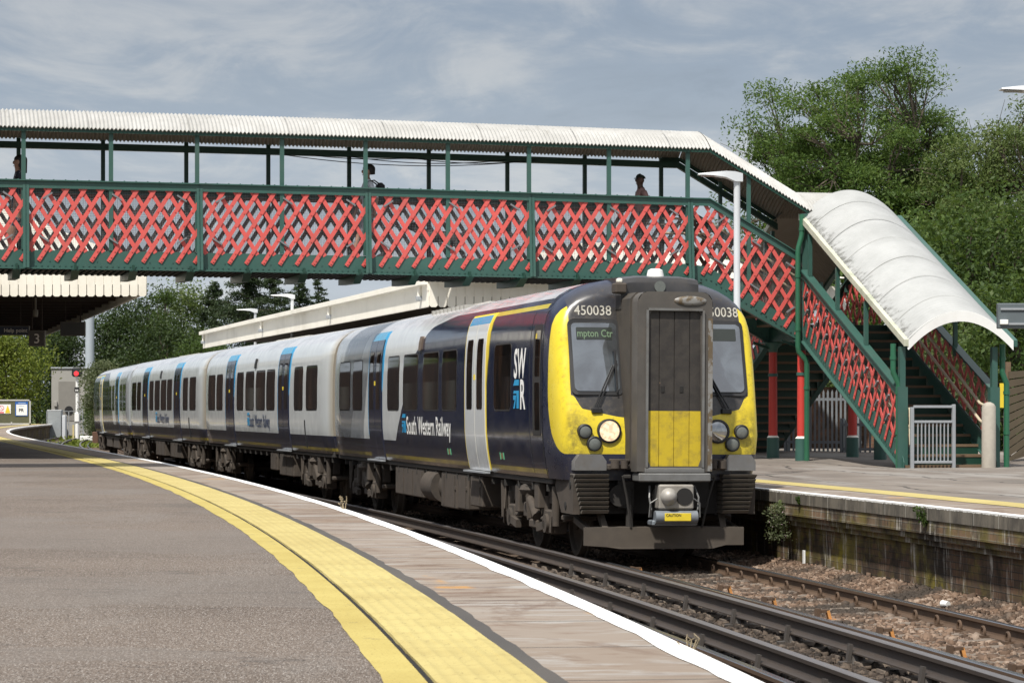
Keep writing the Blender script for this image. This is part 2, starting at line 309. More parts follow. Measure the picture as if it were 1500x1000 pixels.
# near (left) platform
LP=thing('platform_left',None,None)
tag(LP,kind='structure')
SEND=198
strip('platform_surface',[(-60,PZ),(-30,PZ),(-12,PZ),(-6,PZ),(-3,PZ),(-1.42,PZ)],-6,SEND,MT['asphalt'],LP)
strip('painted_band',[(-1.465,PZ+.003),(-1.40,PZ+.005),(-1.30,PZ+.005)],-6,SEND,MT['paint_y'],LP,wob=wobble(.013,3,(0,)))
strip('seam_gap',[(-1.30,PZ-.003),(-1.285,PZ-.012),(-1.268,PZ-.003)],-6,SEND,MT['gap'],LP,wob=wobble(.008,4))
tp=[(-1.27,PZ-.01),(-1.268,PZ+.008)]
for k in range(6):
    c=-1.235+.069*k; tp+=[(c-.016,PZ+.008),(c-.008,PZ+.0115),(c+.008,PZ+.0115),(c+.016,PZ+.008)]
tp+=[(-.842,PZ+.008),(-.84,PZ-.01)]
strip('tactile_paving',tp,-6,SEND,MT['tactile'],LP,wob=wobble(.004,8))
strip('tar_seam',[(-.85,PZ-.005),(-.84,PZ+.003),(-.80,PZ+.004),(-.752,PZ+.002)],-6,SEND,MT['tar'],LP,wob=wobble(.014,5,(2,3)))
strip('coping',[(-.80,PZ-.004),(-.755,PZ+.0005),(-.4,PZ),(0,PZ),(.012,PZ-.01),(.012,PZ-.13),(-.06,PZ-.14)],-6,SEND,MT['coping'],LP)
strip('white_edge_line',[(-.125,PZ+.004),(-.09,PZ+.004),(.002,PZ+.004),(.0145,PZ-.008),(.0145,PZ-.05)],-6,SEND,MT['white_edge'],LP,wob=wobble(.013,6,(0,),30))
strip('platform_wall',[(-.06,PZ-.13),(-.11,PZ-.30),(-.16,PZ-.45),(-.18,-.4)],-6,SEND,MT['brick'],LP,vmode='z')
# ramp at the far end
b=MB(); e0=off(SEND,-.0,PZ); e1=off(SEND+26,1.0,-.45); w0=off(SEND,-30,PZ); w1=off(SEND+26,-30,-.45)
b.add([e0,e1,w1,w0],[(0,1,2,3)]); b.add([e0,e1,(e0.x,e0.y,-.6)],[(0,2,1)])
b.build('end_ramp',MT['asphalt'],LP)
b=MB(); b.bar(e0+Vector((0,0,.01)),e1+Vector((0,0,.01)),.5,.06); b.build('ramp_coping',MT['brick_top'],LP)
# far (right) platform; its surface rises gently towards the stairs
RO=6.45
RP=thing('platform_right',None,None); tag(RP,kind='structure')
def rz(o,D):
    """extra height of the right platform at offset o, depth D"""
    lat=min(max((o-RO-2.0)/4.0,0),1); lat=lat*lat*(3-2*lat)
    return lat*(.06+.0155*min(max(D-45.5,0),6))
b=MB(); b.uv=[]; rings=[]; OO=[RO+.82,RO+1.3,RO+2,RO+3,RO+4,RO+5,RO+6,RO+7.5,RO+10,RO+16,RO+40]
for D in steps(4,215):
    rings.append([off(D,o,PZ+rz(o,D)) for o in OO]); b.uv+=[(s_of(D),o) for o in OO]
b.loft(rings,False); b.build('platform_surface',MT['asphalt_r'],RP,None,30)
strip('coping',[(RO,PZ),(RO+.4,PZ),(RO+.83,PZ)],4,215,MT['coping'],RP)
strip('white_edge_line',[(RO-.004,PZ-.004),(RO,PZ+.004),(RO+.10,PZ+.004)],4,215,MT['white_edge'],RP,wob=wobble(.012,9,(2,)))
strip('yellow_line',[(RO+.83,PZ+.004),(RO+1.33,PZ+.004)],4,215,MT['tactile'],RP,wob=wobble(.014,11))
strip('coping_face',[(RO-.002,PZ),(RO-.002,PZ-.155),(RO+.03,PZ-.157)],4,215,MT['coping_face'],RP,vmode='z')
strip('brick_course',[(RO+.03,PZ-.155),(RO+.012,PZ-.16),(RO+.012,PZ-.31),(RO+.07,PZ-.312),(RO+.07,PZ-.385),(RO+.13,PZ-.388),(RO+.13,PZ-.455),(RO+.19,PZ-.458)],4,215,MT['brick_top'],RP,vmode='z')
strip('platform_wall',[(RO+.19,PZ-.45),(RO+.21,-.4)],4,215,MT['brick'],RP,vmode='z')
# ballast bed
strip('ballast_bed',[(-.4,-.19),(.4,-.185),(1.5,-.185),(2.9,-.185),(3.6,-.185),(4.85,-.19),(6.2,-.18),(6.45,-.13),(6.9,-.10)],-6,300,MT['ballast'],None)['kind']='structure'
# ------------------------------------------------------------------ rails
def rail_prof(o,zt,hw=.036,fw=.07,h=.155):
    return [(o-fw,zt-h),(o-fw,zt-h+.012),(o-.018,zt-h+.032),(o-.009,zt-h+.05),(o-.009,zt-.05),(o-hw,zt-.036),(o-hw,zt-.006),(o-hw+.008,zt),(o+hw-.008,zt),(o+hw,zt-.006),(o+hw,zt-.036),(o+.009,zt-.05),(o+.009,zt-h+.05),(o+.018,zt-h+.032),(o+fw,zt-h+.012),(o+fw,zt-h)]
def make_rail(o,zt,name,label,m1,m2,D0,D1,big=False):
    pr=rail_prof(o,zt,.042 if big else .036,.075,.16 if big else .155)
    b=MB(); Ds=steps(D0,D1); b.loft([[off(D,q,z) for q,z in pr] for D in Ds],True,True)
    n=len(pr)
    # restrict to real side faces on the head
    for i,f in enumerate(b.f):
        if len(f)==4:
            js=sorted(set(k%n for k in f)); b.m[i]=1 if (js in ([7,8],[6,7],[8,9])) else 0
        else: b.m[i]=0
    r=b.build(name,[m1,m2],None,None,35); tag(r,label,'rail',None); return r
rA0=make_rail(1.5-.7525,0,'running_rail','polished running rail tucked under the near platform edge',MT['rail'],MT['rail_top'],-6,300)
rA1=make_rail(1.5+.7525,0,'running_rail','shiny running rail just beyond the near platform white edge, beside weeds',MT['rail'],MT['rail_top'],-6,300)
cA=make_rail(2.66,.075,'conductor_rail','dark conductor rail on pots nearest the near platform',MT['rail_cond'],MT['rail_cond_top'],-6,300,True)
cB=make_rail(3.67,.075,'conductor_rail','dark conductor rail on pots close beside the train wheels',MT['rail_cond'],MT['rail_cond_top'],-6,300,True)
rB0=make_rail(4.85-.7525,0,'running_rail','rusty running rail with orange brackets under the near side of the train',MT['rail'],MT['rail_top'],-6,300)
rB1=make_rail(4.85+.7525,0,'running_rail','rusty running rail with round clips below the brick platform wall',MT['rail'],MT['rail_top'],-6,300)
for rl,o,ph in ((cA,2.66,.3),(cB,3.67,1.1)):      # insulator pots
    s=s_of(11)+ph
    while s<s_of(34):
        D=D_of(s); a=E_a(D); P=off(D,o-.02,0); b=MB()
        b.tube([P+Vector((0,0,-.2)),P+Vector((0,0,-.15)),P+Vector((0,0,-.09))],[.09,.075,.06],10)
        q=Vector((-math.cos(a),-math.sin(a),0)); b.bar(P+q*.085+Vector((0,0,-.17)),P+q*.06+Vector((0,0,-.005)),.07,.03,q); b.bar(P+q*.02+Vector((0,0,-.17)),P+q*.16+Vector((0,0,-.18)),.09,.05)
        b.build('insulator_pot',MT['pot'],rl); s+=1.95
s=s_of(15)+.4; k=0
while s<s_of(36):                                  # sprung clips on the inner foot of the far rail
    D=D_of(s); a=E_a(D); n=Vector((math.cos(a),math.sin(a),0)); t=Vector((-math.sin(a),math.cos(a),0)); P=off(D,4.85+.7525-.10,-.115); b=MB()
    b.tube([P-n*.0+t*(.05*math.cos(w))+Vector((0,0,.052*math.sin(w)+.01)) for w in np.linspace(-.5,3.9,12)],.014,6)
    b.bar(P-t*.06-Vector((0,0,.03)),P+t*.06-Vector((0,0,.03)),.1,.03); b.build('rail_clip',MT['rail'],rB1,None,40); s+=.65
for (px,py) in ((1130,884),(1209,902),(1301,930),(1405,958),(1497,986),(1065,866),(935,838)):   # orange brackets
    D=2.1*F/(py-Y0); P=at(px,D,z=-.10); a=E_a(D); n=Vector((math.cos(a),math.sin(a),0)); t=Vector((-math.sin(a),math.cos(a),0)); b=MB()
    b.bar(P-n*.07+Vector((0,0,.03)),P+n*.03+Vector((0,0,.035)),.07,.03,mi=1); b.bar(P+n*.02+Vector((0,0,.04)),P+n*.045+Vector((0,0,-.05)),.07,.03,n); b.bar(P+n*.03-Vector((0,0,.05)),P+n*.11-Vector((0,0,.06)),.10,.02); b.bar(P-n*.09+Vector((0,0,-.06)),P-n*.08+Vector((0,0,.06)),.09,.04,n,mi=1)
    b.build('rail_bracket',[MT['orange'],MT['rail']],rB0)
# sleepers seen in the four-foot in front of the train
s=s_of(12.2)+.4
while s<s_of(36):
    D=D_of(s); a=E_a(D)+random.uniform(-.006,.006); M=TR(off(D,4.85,-.222),a); b=MB()
    b.loft([[(x,-.14,0),(x,.14,0),(x,.105,.075+dz),(x,-.105,.075+dz)] for x,dz in ((-1.25,0),(-1.1,.008),(-.3,-.012),(.3,-.012),(1.1,.008),(1.25,0))],True,True)
    o=b.build('sleeper',MT['sleeper'],None,M); tag(o,'stained concrete sleeper half buried in ballast between the rails','sleeper','sleepers under the far track'); s+=.65
# scattered ballast stones
def stones(name,boxes,mat,size=(.014,.029)):
    octv=np.array([(1,0,0),(-1,0,0),(0,1,0),(0,-1,0),(0,0,1),(0,0,-1)],float)
    octf=np.array([(0,2,4),(2,1,4),(1,3,4),(3,0,4),(2,0,5),(1,2,5),(3,1,5),(0,3,5)])
    # a cube with jittered corners, 12 triangles: angular like crushed stone
    cv=np.array([(x,y,z) for x in(-1,1) for y in(-1,1) for z in(-1,1)],float)*.72
    cf=np.array([(0,1,3),(0,3,2),(4,6,7),(4,7,5),(0,4,5),(0,5,1),(2,3,7),(2,7,6),(0,2,6),(0,6,4),(1,5,7),(1,7,3)])
    V=[];Q=[];o0=0
    for (D0,D1,o_0,o_1,zf,n) in boxes:
        D=RNG.uniform(D0,D1,n); oo=RNG.uniform(o_0,o_1,n)
        ex=np.array([E_x(d) for d in D]); aa=np.array([E_a(d) for d in D])
        P=np.stack([ex+oo*np.cos(aa),D+oo*np.sin(aa),np.array([zf(q) for q in oo])+RNG.uniform(-.012,.022,n)],1)
        r=RNG.uniform(size[0],size[1],n)*(1+RNG.random(n)**4)
        v=cv[None]*(1+RNG.uniform(-.45,.3,(n,8,3)))*r[:,None,None]*RNG.uniform(.6,1.25,(n,1,3))
        an=RNG.uniform(0,6.28,n); ca,sa=np.cos(an),np.sin(an); tl=RNG.uniform(-.7,.7,n)
        x=v[:,:,0]*ca[:,None]-v[:,:,1]*sa[:,None]; y=v[:,:,0]*sa[:,None]+v[:,:,1]*ca[:,None]; z=v[:,:,2]
        y2=y*np.cos(tl)[:,None]-z*np.sin(tl)[:,None]; z2=y*np.sin(tl)[:,None]+z*np.cos(tl)[:,None]
        v=np.stack([x,y2,z2],2)+P[:,None,:]; V.append(v.reshape(-1,3)); Q.append((cf[None]+8*np.arange(n)[:,None,None]).reshape(-1,3)+o0); o0+=8*n
    o=fast_mesh(name,np.concatenate(V),np.concatenate(Q),mat); return o
flat=lambda q:-.185
cess=lambda q:-.185+max(0,(q-5.75))*.16
tag(stones('track_ballast',[(17,30,4.16,5.52,lambda q:-.19,17000),(30,37,4.16,5.52,lambda q:-.19,6000),(17,37,5.68,6.66,cess,19000),(37,60,5.68,6.66,cess,3000),(37,60,4.2,5.5,flat,2500)],MT['stone']),'pale brown crushed stone around the sleepers and along the wall foot','ballast',None,'stuff')
tag(stones('sooty_ballast',[(11,34,2.3,4.02,lambda q:-.19,20000),(11,30,1.2,2.2,flat,3000)],MT['stone_dk']),'dark dirty crushed stone between the conductor rails','ballast',None,'stuff')
# ------------------------------------------------------------------ the train
HW=[(1.06,1.305),(1.13,1.32),(1.25,1.345),(1.40,1.368),(1.65,1.392),(1.98,1.40),(2.3,1.402),(2.6,1.40),(2.9,1.388),(3.1,1.366),(3.24,1.332),(3.34,1.285),(3.43,1.215),(3.52,1.11),(3.60,.97),(3.67,.78),(3.72,.52),(3.75,.26),(3.76,0)]
def hw(z): return float(np.interp(z,[a for a,_ in HW],[c for _,c in HW]))
COFF=4.85
def car_frames():
    D=34.0
    for _ in range(40): D+=34.4-off(D,COFF).y
    P=off(D,COFF); node=[P]; adj=[0,0,-.15,-.27,-.12]
    pts=[P]
    for L in (20.35,20.4,20.4,20.4):
        lo,hi=D,D+26
        for _ in range(50):
            m=(lo+hi)/2
            if (off(m,COFF)-P).length<L: lo=m
            else: hi=m
        D=lo; P=off(D,COFF); pts.append(P)
    pts=[p+Vector((a,0,0)) for p,a in zip(pts,adj)]; out=[]
    for i in range(4):
        v=pts[i+1]-pts[i]; out.append((pts[i],math.atan2(-v.x,v.y),v.length))
    return out
FR=car_frames()
TRAIN=thing('train','four carriage commuter train in navy white and yellow standing at the platforms','train',TR(FR[0][0],0))
def frame(k,flip=False):
    P,th,L=FR[k]; q=P-FR[0][0]
    M=Matrix.Translation(q)@Matrix.Rotation(th,4,'Z')
    if flip: M=M@Matrix.Translation((0,L,0))@Matrix.Rotation(math.pi,4,'Z')
    return M@Matrix.Rotation(R(.35),4,'Y')
def dirty(g,c,z,amt=.55):
    n=g.noise(2.2,6,rough=.7); n2=g.noise(9,5,rough=.75)
    f=g.math('MULTIPLY',g.math('MULTIPLY',g.ss(z,1.75,1.08),g.ss(n,.25,.7)),amt); c=g.mix(f,c,(.10,.08,.06))
    return g.mix(g.math('MULTIPLY',g.ss(n2,.56,.78),.10),c,(.14,.12,.09))
NAVY=(.008,.014,.040); LGREY=(.62,.65,.66); MGREY=(.36,.385,.40); ROOFG=(.64,.645,.67)
def body_mat(front):
    g=G('carriage_livery',.16,0,.6); X=g.xyz(g.tc()); Y,z=X[1],X[2]
    g.b.inputs['Coat Weight'].default_value=.35; g.b.inputs['Coat Roughness'].default_value=.06
    c=g.mix(g.ss(g.noise(.5,4),.3,.7),tuple(v*.96 for v in LGREY),tuple(min(1,v*1.04) for v in LGREY))
    if front:
        yg=g.math('ADD',16.5,g.math('MULTIPLY',g.math('SUBTRACT',2.93,z),.93)); c=g.mix(g.math('GREATER_THAN',Y,yg),c,MGREY)
    roof=g.mix(g.ss(g.noise(.9,6,g.mapping(g.tc(),(3,.6,3)),rough=.7),.4,.7),ROOFG,tuple(v*.72 for v in ROOFG))
    c=g.mix(g.ss(z,3.36,3.44),c,roof)
    if front:
        d=g.math('SUBTRACT',2.9,z); yb=g.math('ADD',10.71,g.math('MINIMUM',g.math('MULTIPLY',d,2.72),g.math('MULTIPLY',d,1.31)))
        yb=g.math('ADD',yb,g.math('MULTIPLY',g.ss(z,3.3,3.52),-1.2))
        nv=g.math('MULTIPLY',g.math('LESS_THAN',Y,yb),g.math('LESS_THAN',z,3.475)); nv=g.math('MAXIMUM',nv,g.math('LESS_THAN',Y,1.25)); c=g.mix(nv,c,NAVY)
        # yellow band above the first door
        ban=g.math('MULTIPLY',g.math('MULTIPLY',g.math('GREATER_THAN',z,3.335),g.math('LESS_THAN',z,3.40)),g.math('MULTIPLY',g.math('GREATER_THAN',Y,1.15),g.math('LESS_THAN',Y,4.6))); c=g.mix(ban,c,(.62,.50,.05))
    c=g.mix(g.math('LESS_THAN',z,1.43),c,NAVY)
    c=g.mix(g.math('LESS_THAN',z,1.178),c,g.mix(g.ss(g.noise(1.2,5),.35,.6),(.40,.31,.03),(.20,.16,.03)))
    c=g.mix(g.math('LESS_THAN',z,1.115),c,(.035,.03,.026))
    if not front:      # grimy cream streak at the bevelled car end
        c=g.mix(g.math('MULTIPLY',g.math('MULTIPLY',g.ss(Y,.62,.25),g.math('GREATER_THAN',z,1.43)),.8),c,(.40,.36,.28)); c=g.mix(g.math('MULTIPLY',g.math('MULTIPLY',g.ss(Y,.24,.16),g.math('GREATER_THAN',z,1.43)),.9),c,(.13,.085,.05))
    c=dirty(g,c,z); g.rough(g.lin(g.noise(3,4),.3,.7,.12,.24))
    g.bump(g.noise(1.6,2),.10,.02); return g.col(c)
BM=[body_mat(True),body_mat(False)]
def profile(sx=1.0,top=1.0):
    pts=[(-h*sx,z if z<3.0 else 3.0+(z-3.0)*top) for z,h in HW]
    return pts+[(-x,z) for x,z in reversed(pts[:-1])]
def carriage(k,front,flip):
    M=frame(k,flip); L=FR[k][2]; b=MB(); y0=.95 if front else .20; y1=L-.22
    st=[(y0,1,1)] if front else [(y0,.955,.98),(y0+.42,1,1)]
    st+=[(y0+ (y1-y0)*i/16,1,1) for i in range(1,16) if front or (y0+(y1-y0)*i/16>y0+.6)]; st+=[(y1-.3,1,1),(y1,.965,.985)] if front else [(y1-.3,1,1),(y1,.965,.985)]
    b.loft([[(x,y,z) for x,z in profile(sx,tp)] for y,sx,tp in st],True,True)
    o=b.build('carriage_body',BM[0 if front else 1],TRAIN,M,40); return o,M,L
def panel(b,Y0,Y1,z0,z1,side,proud,r=.0,depth=.03,mi=0,zs=None):
    """thin plate that follows the body side, optionally with rounded corners"""
    cols=[Y0,Y1] if r==0 else sorted(set([Y0+r*t for t in (0,.15,.4,.7,1)]+[Y1-r*t for t in (1,.7,.4,.15,0)]))
    rows=[]; base=[z for z,_ in HW if z0<z<z1]; 
    for y in cols:
        d=0
        if r>0:
            e=min(y-Y0,Y1-y); d=r-math.sqrt(max(r*r-(r-e)**2,0)) if e<r else 0
        a,c=z0+d,z1-d; zz=[a]+[a+(z-z0)/(z1-z0)*(c-a) for z in base]+[c]
        rows.append([(side*(hw(z)+proud),y,z) for z in zz])
    n=len(rows[0]); inner=[[(side*(abs(x)-depth),y,z) for x,y,z in r_] for r_ in rows]
    vs=[p for r_ in rows for p in r_]; m=len(rows); fs=[]
    for i in range(m-1):
        for j in range(n-1):
            q=(i*n+j,i*n+j+1,(i+1)*n+j+1,(i+1)*n+j); fs.append(q if side<0 else q[::-1])
    ring=[i*n for i in range(m)]+[(m-1)*n+j for j in range(1,n)]+[i*n+n-1 for i in range(m-2,-1,-1)]+[j for j in range(n-2,0,-1)]
    vin=[p for r_ in inner for p in r_]; o=len(vs)
    for a,c in zip(ring,ring[1:]+ring[:1]): fs.append((a,c,c+o,a+o))
    b.add(vs+vin,fs,mi)
def window(Y0,Y1,M,side=-1):
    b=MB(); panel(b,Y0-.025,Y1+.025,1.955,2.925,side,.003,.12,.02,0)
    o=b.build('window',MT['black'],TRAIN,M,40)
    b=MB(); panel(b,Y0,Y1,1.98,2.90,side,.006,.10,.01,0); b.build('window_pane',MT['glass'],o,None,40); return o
g=G('door_leaf_white',.2); z=g.xyz(g.tc())[2]; g.b.inputs['Coat Weight'].default_value=.3; MT['leaf_w']=g.col(dirty(g,g.mix(g.math('GREATER_THAN',z,3.245),(.60,.62,.63),(.04,.33,.58)),z,.4))
g=G('door_leaf_navy',.18); z=g.xyz(g.tc())[2]; g.b.inputs['Coat Weight'].default_value=.3; MT['leaf_n']=g.col(dirty(g,g.mix(g.math('GREATER_THAN',z,3.245),NAVY,(.05,.36,.60)),z,.5))
def door(Y0,Y1,M,white,side=-1,sw=0):
    Ym=(Y0+Y1)/2; lf=MT['leaf_w'] if white else MT['leaf_n']; ed=MT['yellow'] if white else MT['sky_blue'] 
    b=MB(); panel(b,Y0-.07,Y1+.07,1.09,3.40,side,.004,0,.02,0)
    o=b.build('passenger_door',MT['yellow'] if white else MT['leaf_n'],TRAIN,M,40)
    b=MB()
    if white: 
        pts=[(Y0-.06,3.38),(Y0-.22,3.38),(Y0-.20,2.75),(Y0-.06,2.30)]
    else: pts=[(Y0-.06,3.38),(Y0-.20,3.38),(Y0-.18,2.75),(Y0-.06,2.35)]
    zz=np.linspace(2.30,3.40,14); rows=[]
    for q in zz:
        w=np.interp(q,[2.30,2.75,3.40],[.005,.13,.16]); rows.append([(side*(hw(q)+.007),Y0-.055-w,q),(side*(hw(q)+.007),Y0-.05,q),(side*(hw(q)-.01),Y0-.05,q),(side*(hw(q)-.01),Y0-.055-w,q)])
    b.loft(rows,True,True); b.build('door_swoosh',ed,o)
    if not white:
        b=MB(); panel(b,Y1+.03,Y1+.075,1.5,3.38,side,.007,0,.02); b.build('door_edge_stripe',ed,o)
    for (a,c) in ((Y0,Ym-.012),(Ym+.012,Y1)):
        b=MB(); panel(b,a,c,1.07,3.37,side,.013,0,.03); b.build('door_leaf',lf,o,None,40)
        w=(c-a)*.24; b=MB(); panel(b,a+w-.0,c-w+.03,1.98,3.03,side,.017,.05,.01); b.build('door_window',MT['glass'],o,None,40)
    
    for dy in (-.05,.02): b=MB(); panel(b,Ym+dy,Ym+dy+.03,2.42,2.50,side,.02,0,.02); b.build('door_button',MT['yellow'],o)
    b=MB(); x=1.33; b.box((min(side*x,side*(x+.09)),Y0-.05,1.035),(max(side*x,side*(x+.09)),Y1+.05,1.06)); b.build('door_step',MT['steel'],o)
    return o
def side_text(txt,h,Yc,zb,M,side,mat,name,sx=.62,bold=.01,wid=None):
    V,Fs,w=text_mesh(txt,h,bold,sx)
    if wid: k=wid/w; V=[(x*k,y) for x,y in V]
    b=MB(); b.add([(side*(hw(zb+y)+.009),Yc-x*(1 if side<0 else -1),zb+y) for x,y in V],Fs); return b.build(name,mat,TRAIN,M)
def logo(Y,zb,w,h,M,side=-1,name='logo_arrow'):
    b=MB()
    def para(pts): b.prism([(Y-a*w,zb+c*h) for a,c in pts],lambda p,q,t:(side*(hw(q)+.006+.004*t),p,q))
    para([(0,.80),(1,.80),(1,1),(.25,1)]); para([(.0,0),(.30,0),(.55,.46),(0,.46),(0,.30),(.28,.30)]); para([(.62,0),(1,0),(1,.62),(.1,.62),(.0,.52),(.62,.52)])
    return b.build(name,MT['sky_blue'],TRAIN,M)
def bogie(Yc,M,side=-1,sides=(-1,1)):
    b=MB()
    for s_ in sides:
        def X(a,c): return (min(s_*a,s_*c),max(s_*a,s_*c))
        def bx(x0,x1,y0,y1,z0,z1,mi=0): xa,xb=X(x0,x1); b.bbox((xa,Yc+y0,z0),(xb,Yc+y1,z1),.02,mi)
        # dropped side frame outline
        out=[(-1.75,.62),(-1.75,.86),(-1.5,.96),(-.62,.96),(-.45,.74),(.45,.74),(.62,.96),(1.5,.96),(1.75,.86),(1.75,.62),(1.45,.60),(1.3,.70),(.72,.70),(.5,.42),(-.5,.42),(-.72,.70),(-1.3,.70),(-1.45,.60)]
        b.prism([(Yc+a,c) for a,c in out],lambda p,q,t:(s_*(.98+.13*t),p,q))
        for w in (-1.15,1.15):
            bx(.96,1.2,w-.2,w+.2,.30,.62); b.disc((s_*1.21,Yc+w,.44),(1,0,0),.13,.06,14)
            for dy in (-.33,.33): b.tube([(s_*1.1,Yc+w+dy,.52),(s_*1.1,Yc+w+dy,.80)],[.075,.075],10); bx(1.0,1.2,w+dy-.1,w+dy+.1,.46,.52)
            b.tube([(s_*1.19,Yc+w*1.42,.42),(s_*1.19,Yc+w*1.42,.95)],[.05,.06],10)
            b.bar((s_*1.2,Yc+w-.5*(1 if w>0 else -1),.36),(s_*1.2,Yc+w,.42),.08,.11)
        bx(1.0,1.25,-.45,.45,.93,1.06); b.ball((s_*1.1,Yc,.86),.24,12,6,(1,1,.5))                  # air spring
        b.tube([(s_*1.2,Yc-.55,.50),(s_*1.2,Yc+.1,.86)],[.07,.055],10); b.tube([(s_*1.2,Yc-.1,.47),(s_*1.22,Yc-.1,.92)],[.045,.06],8)
        bx(1.0,1.22,-.55,-.1,.34,.46); bx(1.12,1.24,.5,.72,.52,.92); bx(1.14,1.26,-.85,-.6,.62,.98); bx(1.05,1.2,-.16,.34,.47,.68)
        for q in (-1.55,1.5): b.tube([(s_*1.2,Yc+q,.92),(s_*1.23,Yc+q-.05,.55),(s_*1.2,Yc+q+.12,.34),(s_*1.16,Yc+q+.28,.5)],.018,6)
        bx(.7,1.16,-1.95,-1.78,.50,.58); bx(.7,1.16,1.78,1.95,.50,.58)
    b.box((-.95,Yc-.25,.55),(.95,Yc+.25,.80)); b.box((-.9,Yc-1.0,.45),(.9,Yc+1.0,.6))
    o=b.build('bogie',MT['under'],TRAIN,M,40)
    for w in (-1.15,1.15):
        b=MB()
        for s_ in (-1,1):
            b.loft([[(s_*x,Yc+w+r*math.cos(t),.42+r*math.sin(t)) for t in np.linspace(0,2*math.pi,28,endpoint=False)] for x,r in ((.67,.12),(.69,.38),(.67,.45),(.70,.45),(.715,.425),(.80,.42),(.80,.36),(.76,.33),(.78,.1))],True,True)
            for i in range(len(b.f)-10*28,len(b.f)): pass
        b.tube([(-.8,Yc+w,.42),(.8,Yc+w,.42)],.08,10); b.build('wheelset',MT['wheel'],o,None,35)
def underframe(M,y0,y1,boxes,side=-1):
    b=MB(); b.bbox((-1.28,y0,.98),(1.28,y1,1.10),.015); y=y0+.3
    while y<y1-.3: b.box((-1.27,y,.88),(-1.1,y+.05,.98)); b.box((1.1,y,.88),(1.27,y+.05,.98)); y+=.9
    b.build('solebar',MT['under_dk'],TRAIN,M)
    for kind,a,c,zl in boxes:
        b=MB()
        if kind=='t':
            b.tube([(-1.18,a,.72),(-1.12,a+.06,.72),(-1.12,c-.06,.72),(-1.18,c,.72)][1:3],[.27,.27],16); b.tube([(-.6,a,.72),(-.6,c,.72)],.27,16)
            b.ball((-1.0,a+.05,.72),.27,12,6); nm='air_tank'
        else:
            b.bbox((-1.26,a,zl),(1.2,c,.97),.02); q=a+.12
            while q<c-.1: b.box((-1.275,q,zl+.06),(-1.25,q+.03,.93)); q+=.9
            b.bbox((-1.275,a+.04,zl+.3),(-1.255,a+.16,zl+.36),.005); nm='equipment_box'
        b.build(nm,MT['under'],TRAIN,M,40)
def gangway_bellows(k):
    b=MB(); P=FR[k][2]; M=frame(k)
    for i in range(5):
        y=P-.25+.1*i; s_=1.0 if i%2 else .94
        b.loft([[(x*.86*s_,yy,1.1+(z-1.1)*.93) for x,z in profile()] for yy in (y,y+.05)],True,True)
    b.build('gangway_bellows',MT['dark'],TRAIN,M)
# --- front carriage
body,M0,L0=carriage(0,True,False)
for a,c in ((2.96,4.10),(6.95,8.14),(8.47,9.85),(10.35,11.75),(12.19,13.39),(16.3,17.45),(17.81,19.2)): window(a,c,M0)
door(4.72,6.22,M0,True); door(14.02,15.45,M0,False)
side_text('SW',.40,2.72,2.42,M0,-1,MT['text_white'],'logo_lettering',wid=.74,bold=.012); side_text('R',.40,2.30,1.99,M0,-1,MT['text_white'],'logo_lettering',wid=.33,bold=.012); logo(2.74,1.99,.34,.40,M0)
side_text('South Western Railway',.30,11.40,1.56,M0,-1,MT['text_white'],'company_name',wid=4.0,bold=.006); logo(11.85,1.58,.34,.32,M0)
b=MB(); panel(b,1.08,1.56,1.62,3.12,-1,.004,.05,.02); cs=b.build('cab_side_window',MT['black'],TRAIN,M0,40)
b=MB(); panel(b,1.14,1.42,2.42,3.04,-1,.008,.03,.01); panel(b,1.14,1.42,1.70,2.34,-1,.008,.03,.01); b.build('window_pane',MT['glass'],cs,None,40)
b=MB(); panel(b,1.36,1.42,2.93,3.0,-1,.012,0,.01); b.build('window_sticker',MT['yellow'],cs)
b=MB(); panel(b,10.02,10.28,2.96,3.20,-1,.03,.03,.03); b.build('orientation_lamp',simple('lamp_box_brown',(.12,.09,.07),.5),TRAIN,M0)
b=MB(); panel(b,.985,1.0,1.12,3.30,-1,.004,0,.01); panel(b,1.75,1.765,1.12,3.30,-1,.003,0,.01); b.build('cab_door_seam',MT['black'],TRAIN,M0)
for y in (3.6,7.6):
    b=MB(); panel(b,y,y+.03,1.26,1.36,-1,.006,0,.01,0); panel(b,y+.22,y+.25,1.26,1.36,-1,.006,0,.01,0); panel(b,y+.09,y+.17,1.27,1.35,-1,.006,0,.01,1); b.build('side_marking',[simple('marking_green',(.12,.42,.22)),simple('marking_bronze',(.18,.12,.05))],TRAIN,M0)
b=MB()                                            # roof pod
b.loft([[(x*s_,y,zb+dz) for x,dz in ((-.62,0),(-.5,.09),(.5,.09),(.62,0))] for y,s_,zb in ((8.4,.8,3.62),(8.8,1,3.66),(11.2,1,3.66),(11.6,.8,3.62))],True,True)
for y in np.arange(8.6,11.4,.35): b.box((-.95,y,3.60),(-.75,y+.12,3.68))
b.build('roof_unit',simple('roof_unit_grey',(.33,.32,.29),.6),TRAIN,M0)
bogie(2.65,M0); bogie(17.2,M0)
underframe(M0,.9,L0-.3,[('b',5.6,6.5,.50),('b',6.7,7.5,.42),('b',7.6,8.9,.40),('t',9.1,10.2,0),('b',10.5,13.3,.48)])
